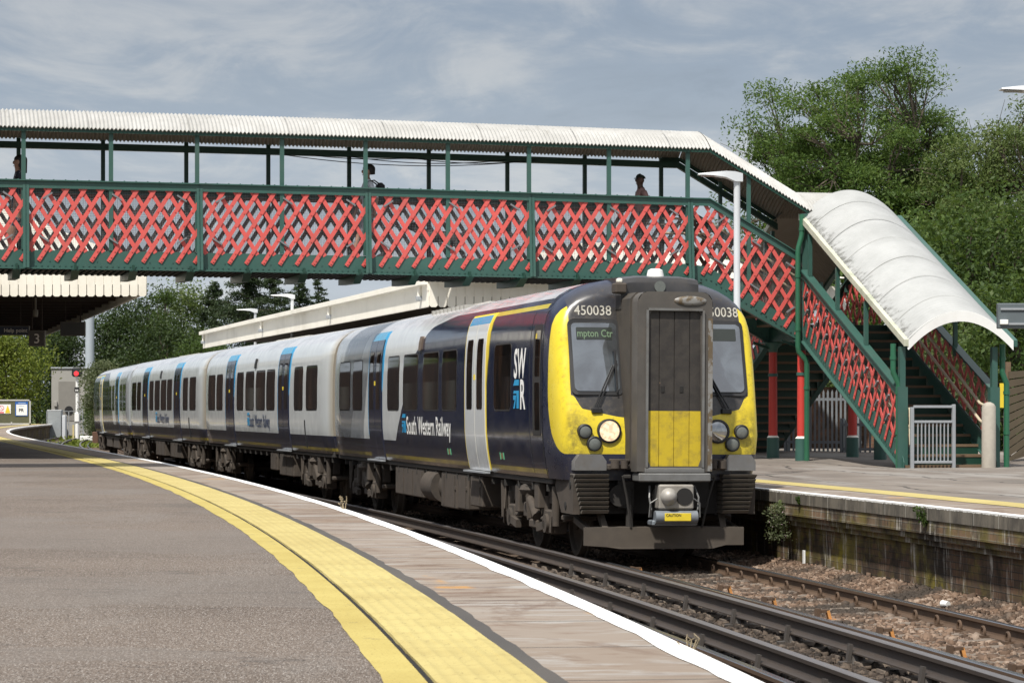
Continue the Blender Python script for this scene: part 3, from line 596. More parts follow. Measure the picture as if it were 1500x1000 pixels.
# --- middle carriages
for k in (1,2):
    body,M,L=carriage(k,False,False)
    for a,c in ((1.75,3.15),(3.6,4.75),(7.55,8.8),(9.05,10.5),(10.85,12.25),(12.65,13.8),(16.5,17.7),(18.0,19.4)): window(a,c,M)
    door(5.5,7.0,M,False); door(14.35,15.85,M,False)
    side_text('South Western Railway',.30,11.6,1.56,M,-1,simple('text_navy',(.03,.05,.11)),'company_name',wid=3.3,bold=.006); logo(11.95,1.58,.32,.32,M)
    b=MB(); panel(b,10.55,10.78,2.98,3.22,-1,.03,.03,.03); b.build('orientation_lamp',MT['black'],TRAIN,M)
    b=MB(); b.loft([[(x,y,3.64+dz) for x,dz in ((-.62,0),(-.5,.10),(.5,.10),(.62,0))] for y in (8.0,13.0)],True,True); b.build('roof_unit',simple('roof_unit_grey',(.36,.35,.31),.6),TRAIN,M)
    b=MB(); panel(b,3.3,3.33,1.15,1.75,-1,.02,0,.03); b.build('jumper_socket',MT['black'],TRAIN,M)
    bogie(3.05,M); bogie(17.3,M)
    underframe(M,.3,L-.3,[('b',5.6,7.6,.46),('b',8.0,9.0,.55)] if k==1 else [('b',6.0,9.0,.5),('b',10.5,13,.5)])
for k in (0,1,2): gangway_bellows(k)
# --- tail carriage, cab at the far end
body,M3,L3=carriage(3,True,True)
for a,c in ((2.96,4.10),(6.95,8.14),(8.47,9.85),(10.35,11.75),(12.19,13.39),(16.3,17.45),(17.81,19.2)): window(a,c,M3,1)
door(4.72,6.22,M3,True,1); door(14.02,15.45,M3,False,1)
bogie(3.05,M3); bogie(17.2,M3); underframe(M3,.9,L3-.3,[('b',6,9,.5),('b',10,13,.5)])
# --- cabs
def cab_mat():
    g=G('cab_livery',.25,0,.5); X=g.xyz(g.tc()); ax=g.math('ABSOLUTE',X[0]); Y,z=X[1],X[2]
    nb=g.noise(1.7,6,rough=.7); n2=g.noise(14,5,rough=.75)
    rk=g.math('MULTIPLY',g.math('MINIMUM',g.math('MAXIMUM',g.math('SUBTRACT',z,1.65),0.0),1.65),.30); Yr=g.math('DIVIDE',g.math('SUBTRACT',Y,rk),g.math('SUBTRACT',1.0,g.math('DIVIDE',rk,1.02)))
    YEL=g.mix(g.ss(nb,.35,.65),(.64,.49,.02),(.70,.555,.032))
    BLK=g.mix(g.ss(n2,.3,.7),(.030,.029,.030),(.055,.050,.046))
    # side limit of the yellow wrap
    q=g.math('DIVIDE',g.math('SUBTRACT',2.25,z),.86,clamp=True); yy=g.math('MULTIPLY',g.math('SQRT',g.math('MAXIMUM',g.math('SUBTRACT',1.0,g.math('MULTIPLY',q,q)),0.0)),.66)
    qt=g.math('DIVIDE',g.math('SUBTRACT',z,3.0),.38,clamp=True); yy=g.math('SUBTRACT',yy,g.math('MULTIPLY',g.math('MULTIPLY',qt,qt),.13))
    isY=g.math('MULTIPLY',g.math('LESS_THAN',Y,yy),g.math('MULTIPLY',g.math('LESS_THAN',z,3.37),g.math('GREATER_THAN',z,1.40)))
    c=g.mix(isY,NAVY,YEL)
    # black face
    zl=g.math('ADD',1.875,g.math('MULTIPLY',g.ss(ax,.45,1.25),.13)); zl=g.math('ADD',zl,g.math('MULTIPLY',g.ss(ax,1.05,1.19),.16))
    xi=g.math('SUBTRACT',1.205,g.math('MULTIPLY',g.ss(z,2.3,3.30),.035)); 
    fb=g.math('MULTIPLY',g.math('MULTIPLY',g.math('LESS_THAN',ax,xi),g.math('GREATER_THAN',z,zl)),g.math('LESS_THAN',Yr,.40)); c=g.mix(fb,c,BLK)
    dome=g.math('MULTIPLY',g.math('GREATER_THAN',z,3.33),g.math('LESS_THAN',ax,1.17)); c=g.mix(dome,c,g.mix(g.ss(Yr,.10,.6),(.040,.040,.046),NAVY))
    # grime on the yellow, heaviest round the lamps and corners
    gr=g.math('MULTIPLY',g.ss(ax,.85,1.20),g.ss(ax,1.34,1.22)); gr=g.math('MULTIPLY',g.math('MULTIPLY',gr,g.ss(z,2.15,1.75)),g.ss(g.noise(6.5,6,rough=.8),.30,.64))
    c=g.mix(g.math('MULTIPLY',gr,g.math('MULTIPLY',isY,.72)),c,(.06,.045,.02))
    g2=g.math('MULTIPLY',g.ss(n2,.5,.72),g.math('MULTIPLY',g.ss(Yr,.25,.05),.4)); c=g.mix(g2,c,(.11,.085,.05))
    c=g.mix(g.math('MULTIPLY',g.ss(z,1.6,1.1),.35),c,(.08,.065,.05))
    g.rough(g.lin(g.noise(5,4),.3,.7,.2,.42)); return g.col(c)
CAB=cab_mat()
def rake(z): return .30*min(max(z-1.65,0),1.65)
def cab(M,detail):
    ST=[(1.02,1,1,0),(.72,1,.985,0),(.5,.995,.955,0),(.32,.985,.91,0),(.18,.968,.86,0),(.09,.945,.81,0),(.035,.912,.77,0),(.0,.86,.735,0)]
    b=MB(); rings=[]
    for y,sx,tp,_ in ST: rings.append([(x,y,z) for x,z in profile(sx,tp)])
    n=len(rings[0])
    for k_,s_,y in ((0,.80,-.018),(1,.62,-.032),(2,.40,-.04)):
        base=rings[7]; rings.append([(x*s_,y,z) for x,y_,z in base])
    rings=[[(x,y+rake(z)*(1-y/1.02),z) for x,y,z in r] for r in rings]
    b.loft(rings,True,True); o=b.build('cab_front',CAB,TRAIN,M,60)
    if not detail: return o
    from mathutils.bvhtree import BVHTree
    bvh=BVHTree.FromPolygons([Vector(v) for v in b.v],b.f)
    def on_cab(x,z,lift=.006):
        h=bvh.ray_cast(Vector((x,-3,z)),Vector((0,1,0))); return (h[0].y if h[0] else .4)-lift
    FY=-.03
    def face_y(x): return .0 if abs(x)>1.1 else -.03
    for s_ in (-1,1):                              # windscreens
        x0,x1=(-1.20,-.50) if s_<0 else (.50,1.20)
        def scr(b,x0,x1,z0,z1,r,y,th):
            pts=[]
            for cx,cz,a0 in ((x1-r,z0+r,-90),(x1-r,z1-r,0),(x0+r,z1-r,90),(x0+r,z0+r,180)):
                for t in (0,30,60,90): pts.append((cx+r*math.cos(R(a0+t)),cz+r*math.sin(R(a0+t))))
            def f(p,q,t):
                e=max(abs(p)-1.02,0); return (p,y+.40*e*e*1.5-th*t+rake(q),q)
            b.prism(pts,f)
        b=MB(); scr(b,x0,x1,2.17,3.17,.08,-.035,.012); w=b.build('windscreen',MT['black'],TRAIN,M)
        b=MB(); scr(b,x0+.045,x1-.045,2.22,3.12,.06,-.046,.006); b.build('windscreen_glass',MT['screen'],w)
        b=MB(); scr(b,x0+.11,x1-.11,2.90,3.06,.01,-.054,.003); b.build('destination_box',simple('display_box',(.03,.035,.03),.15),w)
        if s_<0:
            V,Fs,wd=text_mesh('mpton Ctr',.095,.002,.9); b=MB(); b.add([(x0+.12+x*(.48/wd),-.0585+.40*1.5*max(abs(x0+.12+x*(.48/wd))-1.02,0)**2+rake(2.935+y),2.935+y) for x,y in V],Fs)
            gg=G('display_green',.5); gg.inp(gg.b,'Emission Color',(.45,.75,.35,1)); gg.inp(gg.b,'Emission Strength',.015); b.build('destination_text',gg.col((.11,.17,.10)),w)
        # wiper
        b=MB(); p=Vector((s_*.88,-.06+rake(1.98),1.98)); q=Vector((s_*.58,-.085+rake(2.62),2.62)); b.tube([p,q],.012,6); b.tube([p+Vector((s_*.05,0,-.01)),q+Vector((s_*.05,0,-.06))],.01,6); b.tube([q+Vector((s_*.02,.042,.14)),q+Vector((s_*.02,-.126,-.42))],.011,6); b.bbox((p.x-.07,p.y-.01,p.z-.05),(p.x+.07,p.y+.05,p.z+.02),.01); b.build('wiper',MT['black'],TRAIN,M)
        # lamps
        for (lx,lz,r,kind) in ((.735,1.70,.135,'head'),(1.06,1.695,.082,'marker'),(.935,1.535,.084,'marker')):
            b=MB(); b.loft([[(s_*lx+rr*math.cos(t),y,lz+rr*math.sin(t)) for t in np.linspace(0,2*math.pi,24,endpoint=False)] for rr,y in ((r*1.18,.02),(r*1.18,-.06),(r*1.0,-.068),(r*.97,-.045))],True,False)
            h=b.build('headlight' if kind=='head' else 'marker_light',MT['black'],TRAIN,M,40)
            b=MB(); b.loft([[(s_*lx+r*.98*rr*math.cos(t),-.052-d,lz+r*.98*rr*math.sin(t)) for t in np.linspace(0,2*math.pi,24,endpoint=False)] for rr,d in ((1,0),(.8,.008),(.45,.014),(.1,.016))],True,True)
            b.build('lens',MT['lens_lit'] if (kind=='head' and s_<0) else MT['lens_clear'] if kind=='head' else MT['lens_dim'],h,None,60)
        b=MB(); xa,xb=sorted((s_*.80,s_*1.22)); b.loft([[(x,y,z) for x,z in ((xa,1.19),(xb,1.19),(xb,1.31),(xb-.06,1.395),(xa+.06,1.395),(xa,1.31))] for y in (.05,-.12,-.16)],True,True); b.build('buffer_pod',simple('pod_grey',(.13,.13,.13),.5,0,.2,5,(.10,.08,.055),.6),TRAIN,M,40)
        # ribbed fairing
        b=MB()
        for i in range(9):
            z=1.15-.058*i; w0=1.23-.013*i; xa,xb=sorted((s_*.77,s_*w0)); b.hexa([(xa,-.14,z-.055),(xb,-.14,z-.055),(xb,.3,z-.055),(xa,.3,z-.055),(xa,-.20,z-.012),(xb,-.20,z-.012),(xb,.3,z),(xa,.3,z)])
        b.build('ribbed_fairing',simple('fairing_grey',(.15,.135,.115),.55,0,.2,6,(.09,.07,.05),.6),TRAIN,M)
        b=MB(); b.prism([(-.12,1.13),(.95,1.13),(.95,1.0),(.55,.62),(-.10,.62)],lambda p,q,t:(s_*(1.14+.09*t),p,q)); b.build('skirt_panel',MT['under'],TRAIN,M)
        for hy,hz in ((.05,1.0),(.30,.72)):
            b=MB(); b.disc((s_*1.235,hy,hz),(1,0,0),.05,.012,10); b.build('skirt_hole',MT['dark'],TRAIN,M)
        xa,xb=sorted((s_*.50,s_*.80)); b=MB(); b.bbox((xa,-.26,1.20),(xb,-.02,1.27),.01); b.disc((s_*.72,-.30,1.27),(0,0,1),.06,.10,12); b.disc((s_*.60,-.30,1.27),(0,0,1),.05,.10,12); b.bbox((min(s_*.52,s_*.78),-.28,1.31),(max(s_*.52,s_*.78),-.2,1.34),.005); b.build('gangway_latch',MT['under'],TRAIN,M,40)
        b=MB(); xa,xb=sorted((s_*.42,s_*1.0)); b.box((xa,-.005,1.2),(xb,.06,1.40)); b.build('recess_panel',MT['dark'],TRAIN,M)
        V,Fs,wd=text_mesh('450038',.128,.0005,1.0); b=MB(); xs=(-1.09 if s_<0 else .665); b.add([(xs+x*(.50/wd),on_cab(xs+x*(.50/wd),3.225+y),3.225+y) for x,y in V],Fs); b.build('unit_number',simple('number_cream',(.46,.44,.38),.5),TRAIN,M)
    # top fairing with marker lamp and horn boxes
    b=MB(); b.loft([[(x,y,z) for x,z in ((-.53,3.30),(.53,3.30),(.53,top-.03),(.30,top),(-.30,top),(-.53,top-.03))] for y,top in ((1.1,3.765),(.42,3.75),(.25,3.72),(.20,3.66))],True,True); tf=b.build('top_fairing',simple('fairing_black',(.035,.034,.035),.35,0,.2,8,(.07,.06,.05),.5),TRAIN,M,40)
    b=MB(); b.disc((.0,.19,3.60),(0,1,0),.075,.02,18); b.build('top_marker_light',MT['lens_dim'],TRAIN,M)
    b=MB(); b.bbox((-.62,.12,3.50),(-.46,.35,3.64),.02); b.bbox((-.58,.17,3.64),(-.51,.27,3.70),.015,1); b.build('horn_box',[MT['under'],MT['cream']],TRAIN,M)
    b=MB(); b.loft([[(.02+r*math.cos(t),.5+r*math.sin(t),z) for t in np.linspace(0,6.283,14,endpoint=False)] for r,z in ((.12,3.74),(.10,3.83),(.06,3.85))],True,True); b.build('roof_aerial',MT['white'],TRAIN,M,40)
    # gangway
    b=MB(); b.loft([[(x,y,z) for x,z in ((-.52,1.22),(.52,1.22),(.52,3.42),(.44,3.50),(-.44,3.50),(-.52,3.42))] for y in (.6,-.26)],True,True); b.build('gangway_surround',MT['gw_dark'],TRAIN,M,40)
    def arch(w,zb,zt,r):
        return [(-w,zb),(w,zb),(w,zt-r)]+[(w-r+r*math.cos(R(t)),zt-r+r*math.sin(R(t))) for t in (22,45,67,90)]+[(-w+r+r*math.cos(R(t)),zt-r+r*math.sin(R(t))) for t in (90,113,135,158,180)]
    b=MB(); oo=arch(.50,1.18,3.50,.14); ii=[(-.36,1.25),(.36,1.25),(.34,3.23),(.30,3.27),(-.30,3.27),(-.34,3.23)]
    rg=[]
    for y,ol in ((-.26,oo),(-.56,oo)): rg.append([(x,y,z) for x,z in ol])
    b.loft(rg,True,False)
    # front annulus: bridge outer outline to the door opening
    def ring_at(pts,n=40):
        P=[Vector((x,z)) for x,z in pts]; out=[]
        for k in range(n):
            t=2*math.pi*k/n-.78; d=Vector((math.cos(t)*.5,math.sin(t)*1.1)); c0=Vector((0,2.3)); best=None
            for a,c in zip(P,P[1:]+P[:1]):
                e=c-a; den=d.x*e.y-d.y*e.x
                if abs(den)<1e-9: continue
                u=((a.x-c0.x)*e.y-(a.y-c0.y)*e.x)/den; v=((a.x-c0.x)*d.y-(a.y-c0.y)*d.x)/den
                if u>0 and -1e-6<=v<=1+1e-6 and (best is None or u<best): best=u
            out.append(c0+d*best)
        return out
    ro,ri=ring_at(oo,64),ring_at(ii,64)
    b.loft([[(p.x,-.56,p.y) for p in ro],[(p.x,-.56,p.y) for p in ri],[(p.x,-.52,p.y) for p in ri]],True,False)
    b.build('gangway_frame',MT['gw_frame'],TRAIN,M,30)
    dm=MT['gw_door']; b=MB()
    for a,c in ((-.36,-.205),(-.20,-.005),(0,.20),(.205,.36)): b.bbox((a,-.535,1.25),(c,-.50,3.27),.004)
    gd=b.build('gangway_door',dm,TRAIN,M)
    
    for lx in (-.18,.07): b=MB(); b.bbox((lx,-.542,2.20),(lx+.05,-.53,2.29),.005); b.build('door_lock',MT['dark'],gd)
    b=MB(); fr=[(-.37,1.25),(-.37,3.28),(.37,3.28),(.37,1.25)]
    b.bar((-.375,-.575,1.24),(-.375,-.575,3.26),.03,.03,(0,1,0)); b.bar((.375,-.575,1.24),(.375,-.575,3.26),.03,.03,(0,1,0)); b.bar((-.36,-.575,3.27),(.36,-.575,3.27),.03,.03); b.build('door_trim',MT['steel_dull'],gd)
    b=MB(); b.prism([(.44,1.19),(.50,1.19),(.50,3.16),(.44,3.16)],lambda p,q,t:(p,-.565-.012*t,q)); b.build('edge_plate',MT['silver_patch'],TRAIN,M)
    b=MB(); b.loft([[(.20+.22*math.cos(t)*s_,-.563-d,3.385+.062*math.sin(t)*s_) for t in np.linspace(0,6.283,24,endpoint=False)] for s_,d in ((1,0),(.9,.014),(.4,.02))],True,True); b.build('bridge_plate_cover',MT['silver_patch'],TRAIN,M,60)
    b=MB(); b.bbox((-.48,-.60,1.055),(.48,-.25,1.165),.015); b.bbox((-.40,-.585,1.17),(.40,-.5,1.23),.008); b.build('gangway_sill',MT['steel_dull'],TRAIN,M)
    # coupler
    b=MB(); b.bbox((-.22,-.62,.70),(.25,-.40,1.02),.02); b.tube([(0,-.4,.86),(0,.6,.86)],.12,12); co=b.build('coupler',simple('coupler_grey',(.27,.25,.22),.6,.1,.25,9,(.12,.09,.06),.5),TRAIN,M,40)
    b=MB(); b.loft([[(-.09+r*math.cos(t),y,.865+r*math.sin(t)) for t in np.linspace(0,6.283,20,endpoint=False)] for r,y in ((.115,-.615),(.10,-.66),(.06,-.72),(.02,-.73))],True,True); b.build('coupler_cone',simple('coupler_pale',(.33,.31,.28),.5,.2,.2,12),co,None,50)
    b=MB(); b.disc((.12,-.6225,.865),(0,1,0),.112,.012,20); b.build('coupler_cup',MT['dark'],co)
    b=MB(); b.tube([(-.27,-.60,.60),(.29,-.60,.60)],.085,16); b.bbox((-.30,-.60,.49),(.30,-.35,.56),.015); dr=b.build('coupler_head_drum',simple('drum_grey',(.17,.19,.21),.45,.1,.2,9,(.09,.07,.05),.5),TRAIN,M,40)
    b=MB(); b.bbox((-.16,-.695,.555),(.19,-.68,.655),.003); st=b.build('caution_sticker',MT['yellow'],dr)
    V,Fs,wd=text_mesh('CAUTION',.034,.001); b=MB(); b.add([(-.145+x*(.20/wd),-.697,.612+y) for x,y in V],Fs); b.build('sticker_text',MT['black'],dr)
    for s_ in (-1,1):
        b=MB(); b.tube([(s_*.30,-.45,1.0),(s_*.33,-.55,.85),(s_*.31,-.58,.70),(s_*.29,-.5,.60)],.012,6); b.tube([(s_*.24,-.62,.84),(s_*.33,-.60,.78),(s_*.34,-.58,.60)],.01,6); b.build('coupler_cable',MT['steel_dull'],co)
        b=MB(); b.tube([(s_*.52,-.3,1.12),(s_*.62,-.3,1.12),(s_*.55,-.25,.85),(s_*.48,-.2,.45)],.016,6); b.bbox((s_*.56-.05,-.32,1.09),(s_*.56+.05,-.26,1.14),.01); b.build('brake_hose',MT['under_dk'],TRAIN,M)
    # headstock and dark bulk behind
    b=MB(); b.box((-.78,.10,.62),(.78,.2,1.20)); b.box((-.62,-.05,.70),(-.40,.12,1.05)); b.box((.35,-.02,.70),(.62,.12,1.05)); b.tube([(-.45,-.02,.45),(-.45,-.02,.95)],.05,8); b.disc((-.60,-.04,.86),(0,1,0),.14,.06,16); b.build('headstock',MT['under_dk'],TRAIN,M)
    # obstacle deflector
    b=MB(); pr=[(-1.10,.22),(-1.10,.455),(1.05,.455),(1.05,.22),(.80,.22),(.62,.175),(-.62,.175),(-.80,.20)]
    b.prism(pr,lambda p,q,t:(p,-.22+.05*t+.02*abs(p),q)); b.prism([(-.95,.40),(.95,.40),(.95,.455),(-.95,.455)],lambda p,q,t:(p,-.15+.35*t,q))
    for s_ in (-1,1): b.bar((s_*.8,-.1,.42),(s_*.85,.35,.9),.08,.06); b.bar((s_*1.0,-.12,.40),(s_*1.0,.9,.55),.06,.08)
    b.build('obstacle_deflector',simple('deflector_brown',(.075,.061,.047),.8,0,.25,6,(.05,.042,.035),.6),TRAIN,M)
    return o
def em(name,c,s,base=(.8,.8,.75)):
    g=G(name,.15); n=g.noise(16,3); g.inp(g.b,'Emission Color',g.mix(g.ss(g.noise(19,4),.38,.62),tuple(v*.55 for v in c),c)); g.inp(g.b,'Emission Strength',s); return g.col(g.mix(n,tuple(v*.6 for v in base),base))
MT['lens_lit']=em('lit_headlight',(1,.72,.46),1.0,(.30,.23,.16))
MT['lens_clear']=simple('clear_lens',(.42,.42,.42),.08,.85,.5,14); MT['lens_dim']=simple('dim_lens',(.13,.14,.13),.2,0,.25,30)
g=G('windscreen_glass',.03,0,.8); X=g.xyz(g.tc()); c=g.mix(g.noise(2.0,4),(.03,.045,.06),(.07,.10,.125)); g.b.inputs['Coat Weight'].default_value=.6; g.b.inputs['Coat Roughness'].default_value=.02; g.b.inputs['IOR'].default_value=2.1; c=g.mix(g.ss(g.noise(2.6,5,dist=.7),.35,.65),(.012,.016,.02),(.055,.068,.08)); MT['screen']=g.col(c)
MT['gw_dark']=simple('gangway_grime',(.058,.048,.037),.75,0,.3,6,(.03,.027,.024),.6); MT['steel_dull']=simple('dull_steel',(.17,.17,.165),.5,.3,.3,8,(.09,.07,.05),.6)
MT['gw_frame']=simple('gangway_frame_grey',(.075,.068,.060),.6,0,.3,5,(.12,.10,.08),.5)
g=G('flaking_silver',.5,.1); n=g.noise(5,6,rough=.7); MT['silver_patch']=g.col(g.mix(g.ss(n,.45,.52),(.22,.215,.205),(.12,.09,.055)))
g=G('gangway_door_paint',.6); z=g.xyz(g.tc())[2]; n=g.noise(7,6,rough=.75); k=g.mix(g.ss(n,.35,.65),(.022,.019,.017),(.042,.036,.030)); y=g.mix(g.ss(n,.4,.75),(.52,.38,.015),(.30,.22,.03)); k=g.mix(g.math('LESS_THAN',z,1.965),k,y); k=g.mix(g.math('MULTIPLY',g.ss(g.noise(13,3),.70,.76),.6),k,(.25,.17,.10)); MT['gw_door']=g.col(k)
cab(M0,True); cab(M3,False)
# ------------------------------------------------------------------ footbridge
BE=R(13.5); BP=Vector((3.38,50.02,0)); MBR=TR(BP,BE); WB=1.75
FB=thing('footbridge','covered green and red lattice footbridge with white corrugated roof crossing over the train','footbridge',MBR)
def zc(u): u=max(min(u,0),-19); return -.0138*u-.0005*u*u
Z_FL,Z_PT,Z_RL,Z_EV,Z_FLOOR=4.41,4.73,6.008,6.93,4.72
ULEFT=-17.2; U1,U2,U3=.38,2.24,4.02; SL1=.574; ZLAND=3.62; PITCH=.311; HALF=1.555
S2=.505; VFOOT=-5.0
def clip_bar(b,Q,dq,th,poly,P3,mi=0,wid=.073):
    """one flat lattice bar clipped to a convex outline; P3(a,z,t) maps to 3-D"""
    d=Vector(dq).normalized(); n=Vector((-d.y,d.x)); lo,hi=-99,99
    for a,c in zip(poly,poly[1:]+poly[:1]):
        a=Vector(a);c=Vector(c);e=c-a;nn=Vector((-e.y,e.x)); den=nn.dot(d); num=nn.dot(a-Q)
        if abs(den)<1e-9:
            if num>0: return None
            continue
        t=num/den
        if den>0: lo=max(lo,t)
        else: hi=min(hi,t)
    if hi-lo<.06: return None
    p,q=Q+d*lo,Q+d*hi; o=n*wid/2
    cs=[p-o,p+o,q+o,q-o]; b.hexa([P3(c.x,c.y,th[0]) for c in cs]+[P3(c.x,c.y,th[1]) for c in cs],mi); return p,q
def lattice(u0,u1,zb0,zb1,zt0,zt1,P3,mat,name,parent,low=.0,front=-1,rivets=True,screen=True,ang=57.5,pitch=PITCH,clips=True):
    """crossed flat bars between a bottom line and a top line"""
    b=MB(); ta=math.tan(R(ang)); mz=min(zb0,zb1)-1; H=max(zt0,zt1)-mz; f=front
    poly1=[(u0,zb0-low),(u1,zb1-low),(u1,zt1),(u0,zt0)]; poly2=[(u0,zb0),(u1,zb1),(u1,zt1),(u0,zt0)]
    k0=int((u0-H/ta-1)/pitch)-1; k1=int((u1+H/ta+1)/pitch)+1; n_=0
    for k in range(k0,k1):
        r=clip_bar(b,Vector((k*pitch,mz)),(1,ta),(f*.020,f*.032),poly1,P3)
        if r and rivets:
            p,q=r; L=(q-p).length
            for t in (.04,.10): 
                c=p+(q-p).normalized()*t; b.hexa([P3(c.x+dx,c.y+dz,tt) for tt in (f*.032,f*.044) for dx,dz in ((-.012,-.012),(.012,-.012),(.012,.012),(-.012,.012))])
            t=.22
            while t<L: c=p+(q-p).normalized()*t; b.hexa([P3(c.x+dx,c.y+dz,tt) for tt in (f*.032,f*.042) for dx,dz in ((-.011,-.011),(.011,-.011),(.011,.011),(-.011,.011))]); t+=.29
        clip_bar(b,Vector((k*pitch+pitch*.5,mz)),(-1,ta),(f*.004,f*.016),poly2,P3)
    o=b.build(name,mat,parent)
    if screen:
        b=MB(); st=.030; w=.0016; u=u0
        while u<u1:
            t=(u-u0)/(u1-u0); za,zz=zb0+(zb1-zb0)*t,zt0+(zt1-zt0)*t; b.add([P3(u-w,za,-f*.03),P3(u+w,za,-f*.03),P3(u+w,zz,-f*.03),P3(u-w,zz,-f*.03)],[(0,1,2,3)]); u+=st
        k=0
        while k<1.45:
            t0=k; b.add([P3(u0,zb0+t0-w,-f*.032),P3(u1,zb1+t0-w,-f*.032),P3(u1,zb1+t0+w,-f*.032),P3(u0,zb0+t0+w,-f*.032)],[(0,1,2,3)]) if zb0+t0<zt0 else None; k+=st
        b.build('wire_screen',MT['wire'],o)
    if clips:
        rs=random.Random(int((u0+40)*100))
        for fu,fz,sg in ((.12,.86,1),(.9,.86,-1),(.52,.86,-1),(.1,.2,-1),(.9,.2,1),(.5,.18,-1)):
            u=u0+(u1-u0)*fu; t=fu; za,zz=zb0+(zb1-zb0)*t,zt0+(zt1-zt0)*t; z=za+(zz-za)*fz; L=.085
            p=P3(u-L,z-sg*L*.65,f*.05); q=P3(u+L,z+sg*L*.65,f*.05); b=MB(); b.bar(p,q,.035,.03); b.build('screen_clip',MT['clip'],o)
    return o
def PV(v):                                           # plane at constant v, front faces the camera
    return lambda u,z,t:(u,v+t*1.0,z)
def PVf(v): return lambda u,z,t:(u,v-t,z)
bays=[(-HALF*2*(k+1),-HALF*2*k) for k in range(5)]+[(ULEFT,-HALF*10)]
for side,v in (('near',0.0),('far',WB)):
    f=1 if side=='near' else -1
    for u0,u1 in bays:
        a0,a1=u0+.012,u1-.012
        P=(lambda v0,ff:(lambda u,z,t:(u,v0+ff*t,z)))(v,1 if side=='near' else -1)
        lattice(a0,a1,Z_PT+zc(a0),Z_PT+zc(a1),Z_RL-.12+zc(a0),Z_RL-.12+zc(a1),P,MT['red'] if side=='near' else MT['brownbar'],'lattice_panel',FB,low=.17 if side=='near' else 0,front=-1,rivets=side=='near',screen=True,clips=side=='near')
    # bottom girder: web plate, angles, flange; rivet rows
    b=MB(); us=np.linspace(ULEFT,.05,24)
    def run(prof,mi=0):
        b.loft([[(u,v+f*y,z+zc(u)) for y,z in prof] for u in us],True,True,mi)
    run([(-.012,Z_FL+.02),(.0,Z_FL+.02),(.0,Z_PT+.02),(-.012,Z_PT+.02)])
    run([(-.11,Z_FL),(.06,Z_FL),(.06,Z_FL+.016),(-.11,Z_FL+.016)]); run([(-.085,Z_FL+.016),(-.012,Z_FL+.016),(-.012,Z_FL+.10),(-.024,Z_FL+.10),(-.024,Z_FL+.03),(-.085,Z_FL+.03)])
    if side=='near':
        u=ULEFT
        while u<0:
            for z in (Z_FL+.065,): b.box((u-.012,v-.036,z-.012+zc(u)),(u+.012,v-.02,z+.012+zc(u)))
            b.box((u+.03,v-.022,Z_FL+.14+zc(u)),(u+.05,v-.010,Z_FL+.16+zc(u))) if int(u*9)%4==0 else None
            u+=.105
    b.build('bottom_girder',MT['green'],FB)
    b=MB(); b.loft([[(u,v+f*y,z+zc(u)) for y,z in ((-.09,Z_RL-.022),(.07,Z_RL-.022),(.07,Z_RL),(-.09,Z_RL))] for u in us],True,True)
    b.loft([[(u,v+f*y,z+zc(u)) for y,z in ((-.05,Z_RL-.15),(-.036,Z_RL-.15),(-.036,Z_RL-.022),(-.05,Z_RL-.022))] for u in us],True,True)
    if side=='near':
        u=ULEFT
        while u<0: b.box((u-.012,v-.08,Z_RL+zc(u)),(u+.012,v-.055,Z_RL+.012+zc(u))); u+=.21
    b.build('top_rail',MT['green'],FB)
    for k in range(6):                               # main stiffeners
        u=-HALF*2*k
        if u<ULEFT: continue
        z=zc(u); b=MB(); y0,y1=(-.05,-.17)
        b.loft([[(u+x,v+f*y,zz+z) for x,y in ((-.055,yo),(.055,yo),(.055,yo+.014),(-.055,yo+.014))] for zz,yo in ((Z_FL+.02,y1),(Z_PT,y1+.03),(Z_RL-.02,y0))],True,True)
        b.loft([[(u+x,v+f*y,zz+z) for x,y in ((-.009,yo),(.009,yo),(.009,0),(-.009,0))] for zz,yo in ((Z_FL+.02,y1),(Z_PT,y1+.03),(Z_RL-.02,y0))],True,True)
        b.build('girder_stiffener',MT['green'],FB)
    for k in range(12):                              # roof posts
        u=-HALF*k-.04
        if u<ULEFT: continue
        b=MB(); b.box((u-.038,v+f*.0-.03,Z_RL-1.25+zc(u)),(u+.038,v+f*.0+.03,Z_EV+zc(u)))
        b.build('roof_post',MT['green'] if side=='near' else MT['green_dark'],FB)
    b=MB()
    if side=='near': b.loft([[(u,v+f*y,z+zc(u)) for y,z in ((-.10,Z_EV-.06),(-.08,Z_EV-.06),(-.08,Z_EV+.02),(-.10,Z_EV+.02))] for u in us],True,True)
    else: b.loft([[(u,v+y,z+zc(u)) for y,z in ((-.12,6.73),(-.02,6.73),(-.02,6.855),(-.12,6.855))] for u in us],True,True)
    b.build('eaves_beam',MT['green_dark'],FB)
# deck and cross beams
b=MB(); us=np.linspace(ULEFT,.3,20); b.loft([[(u,v,z+zc(u)) for v,z in ((.02,Z_FLOOR-.06),(WB-.02,Z_FLOOR-.06),(WB-.02,Z_FLOOR),(.02,Z_FLOOR))] for u in us],True,True)
u=ULEFT
while u<.2: b.box((u,-.08,Z_FL-.018+zc(u)),(u+.05,WB+.05,Z_FL-.002+zc(u))); u+=.11
b.build('deck',MT['dark'],FB)
for k in range(17):
    u=-.16-1.037*k; z=zc(u)
    if u<ULEFT: break
    b=MB(); b.prism([(-.13,Z_FL-.005),(WB+.1,Z_FL-.005),(WB+.1,Z_FL-.12),(.25,Z_FL-.16),(-.13,Z_FL-.02)],lambda p,q,t:(u-.07+.14*t,p,q+z)); b.box((u-.02,-.14,Z_FL-.005+z),(u+.02,-.05,Z_FL+.09+z)); b.build('cross_beam',MT['green_dark'],FB)
# handrails inside
b=MB()
for v,zz in ((WB-.10,1.16),): b.tube([(u,v,Z_FLOOR+zz+zc(u)) for u in us],.028,8)
b.build('handrail',MT['brownbar'],FB)
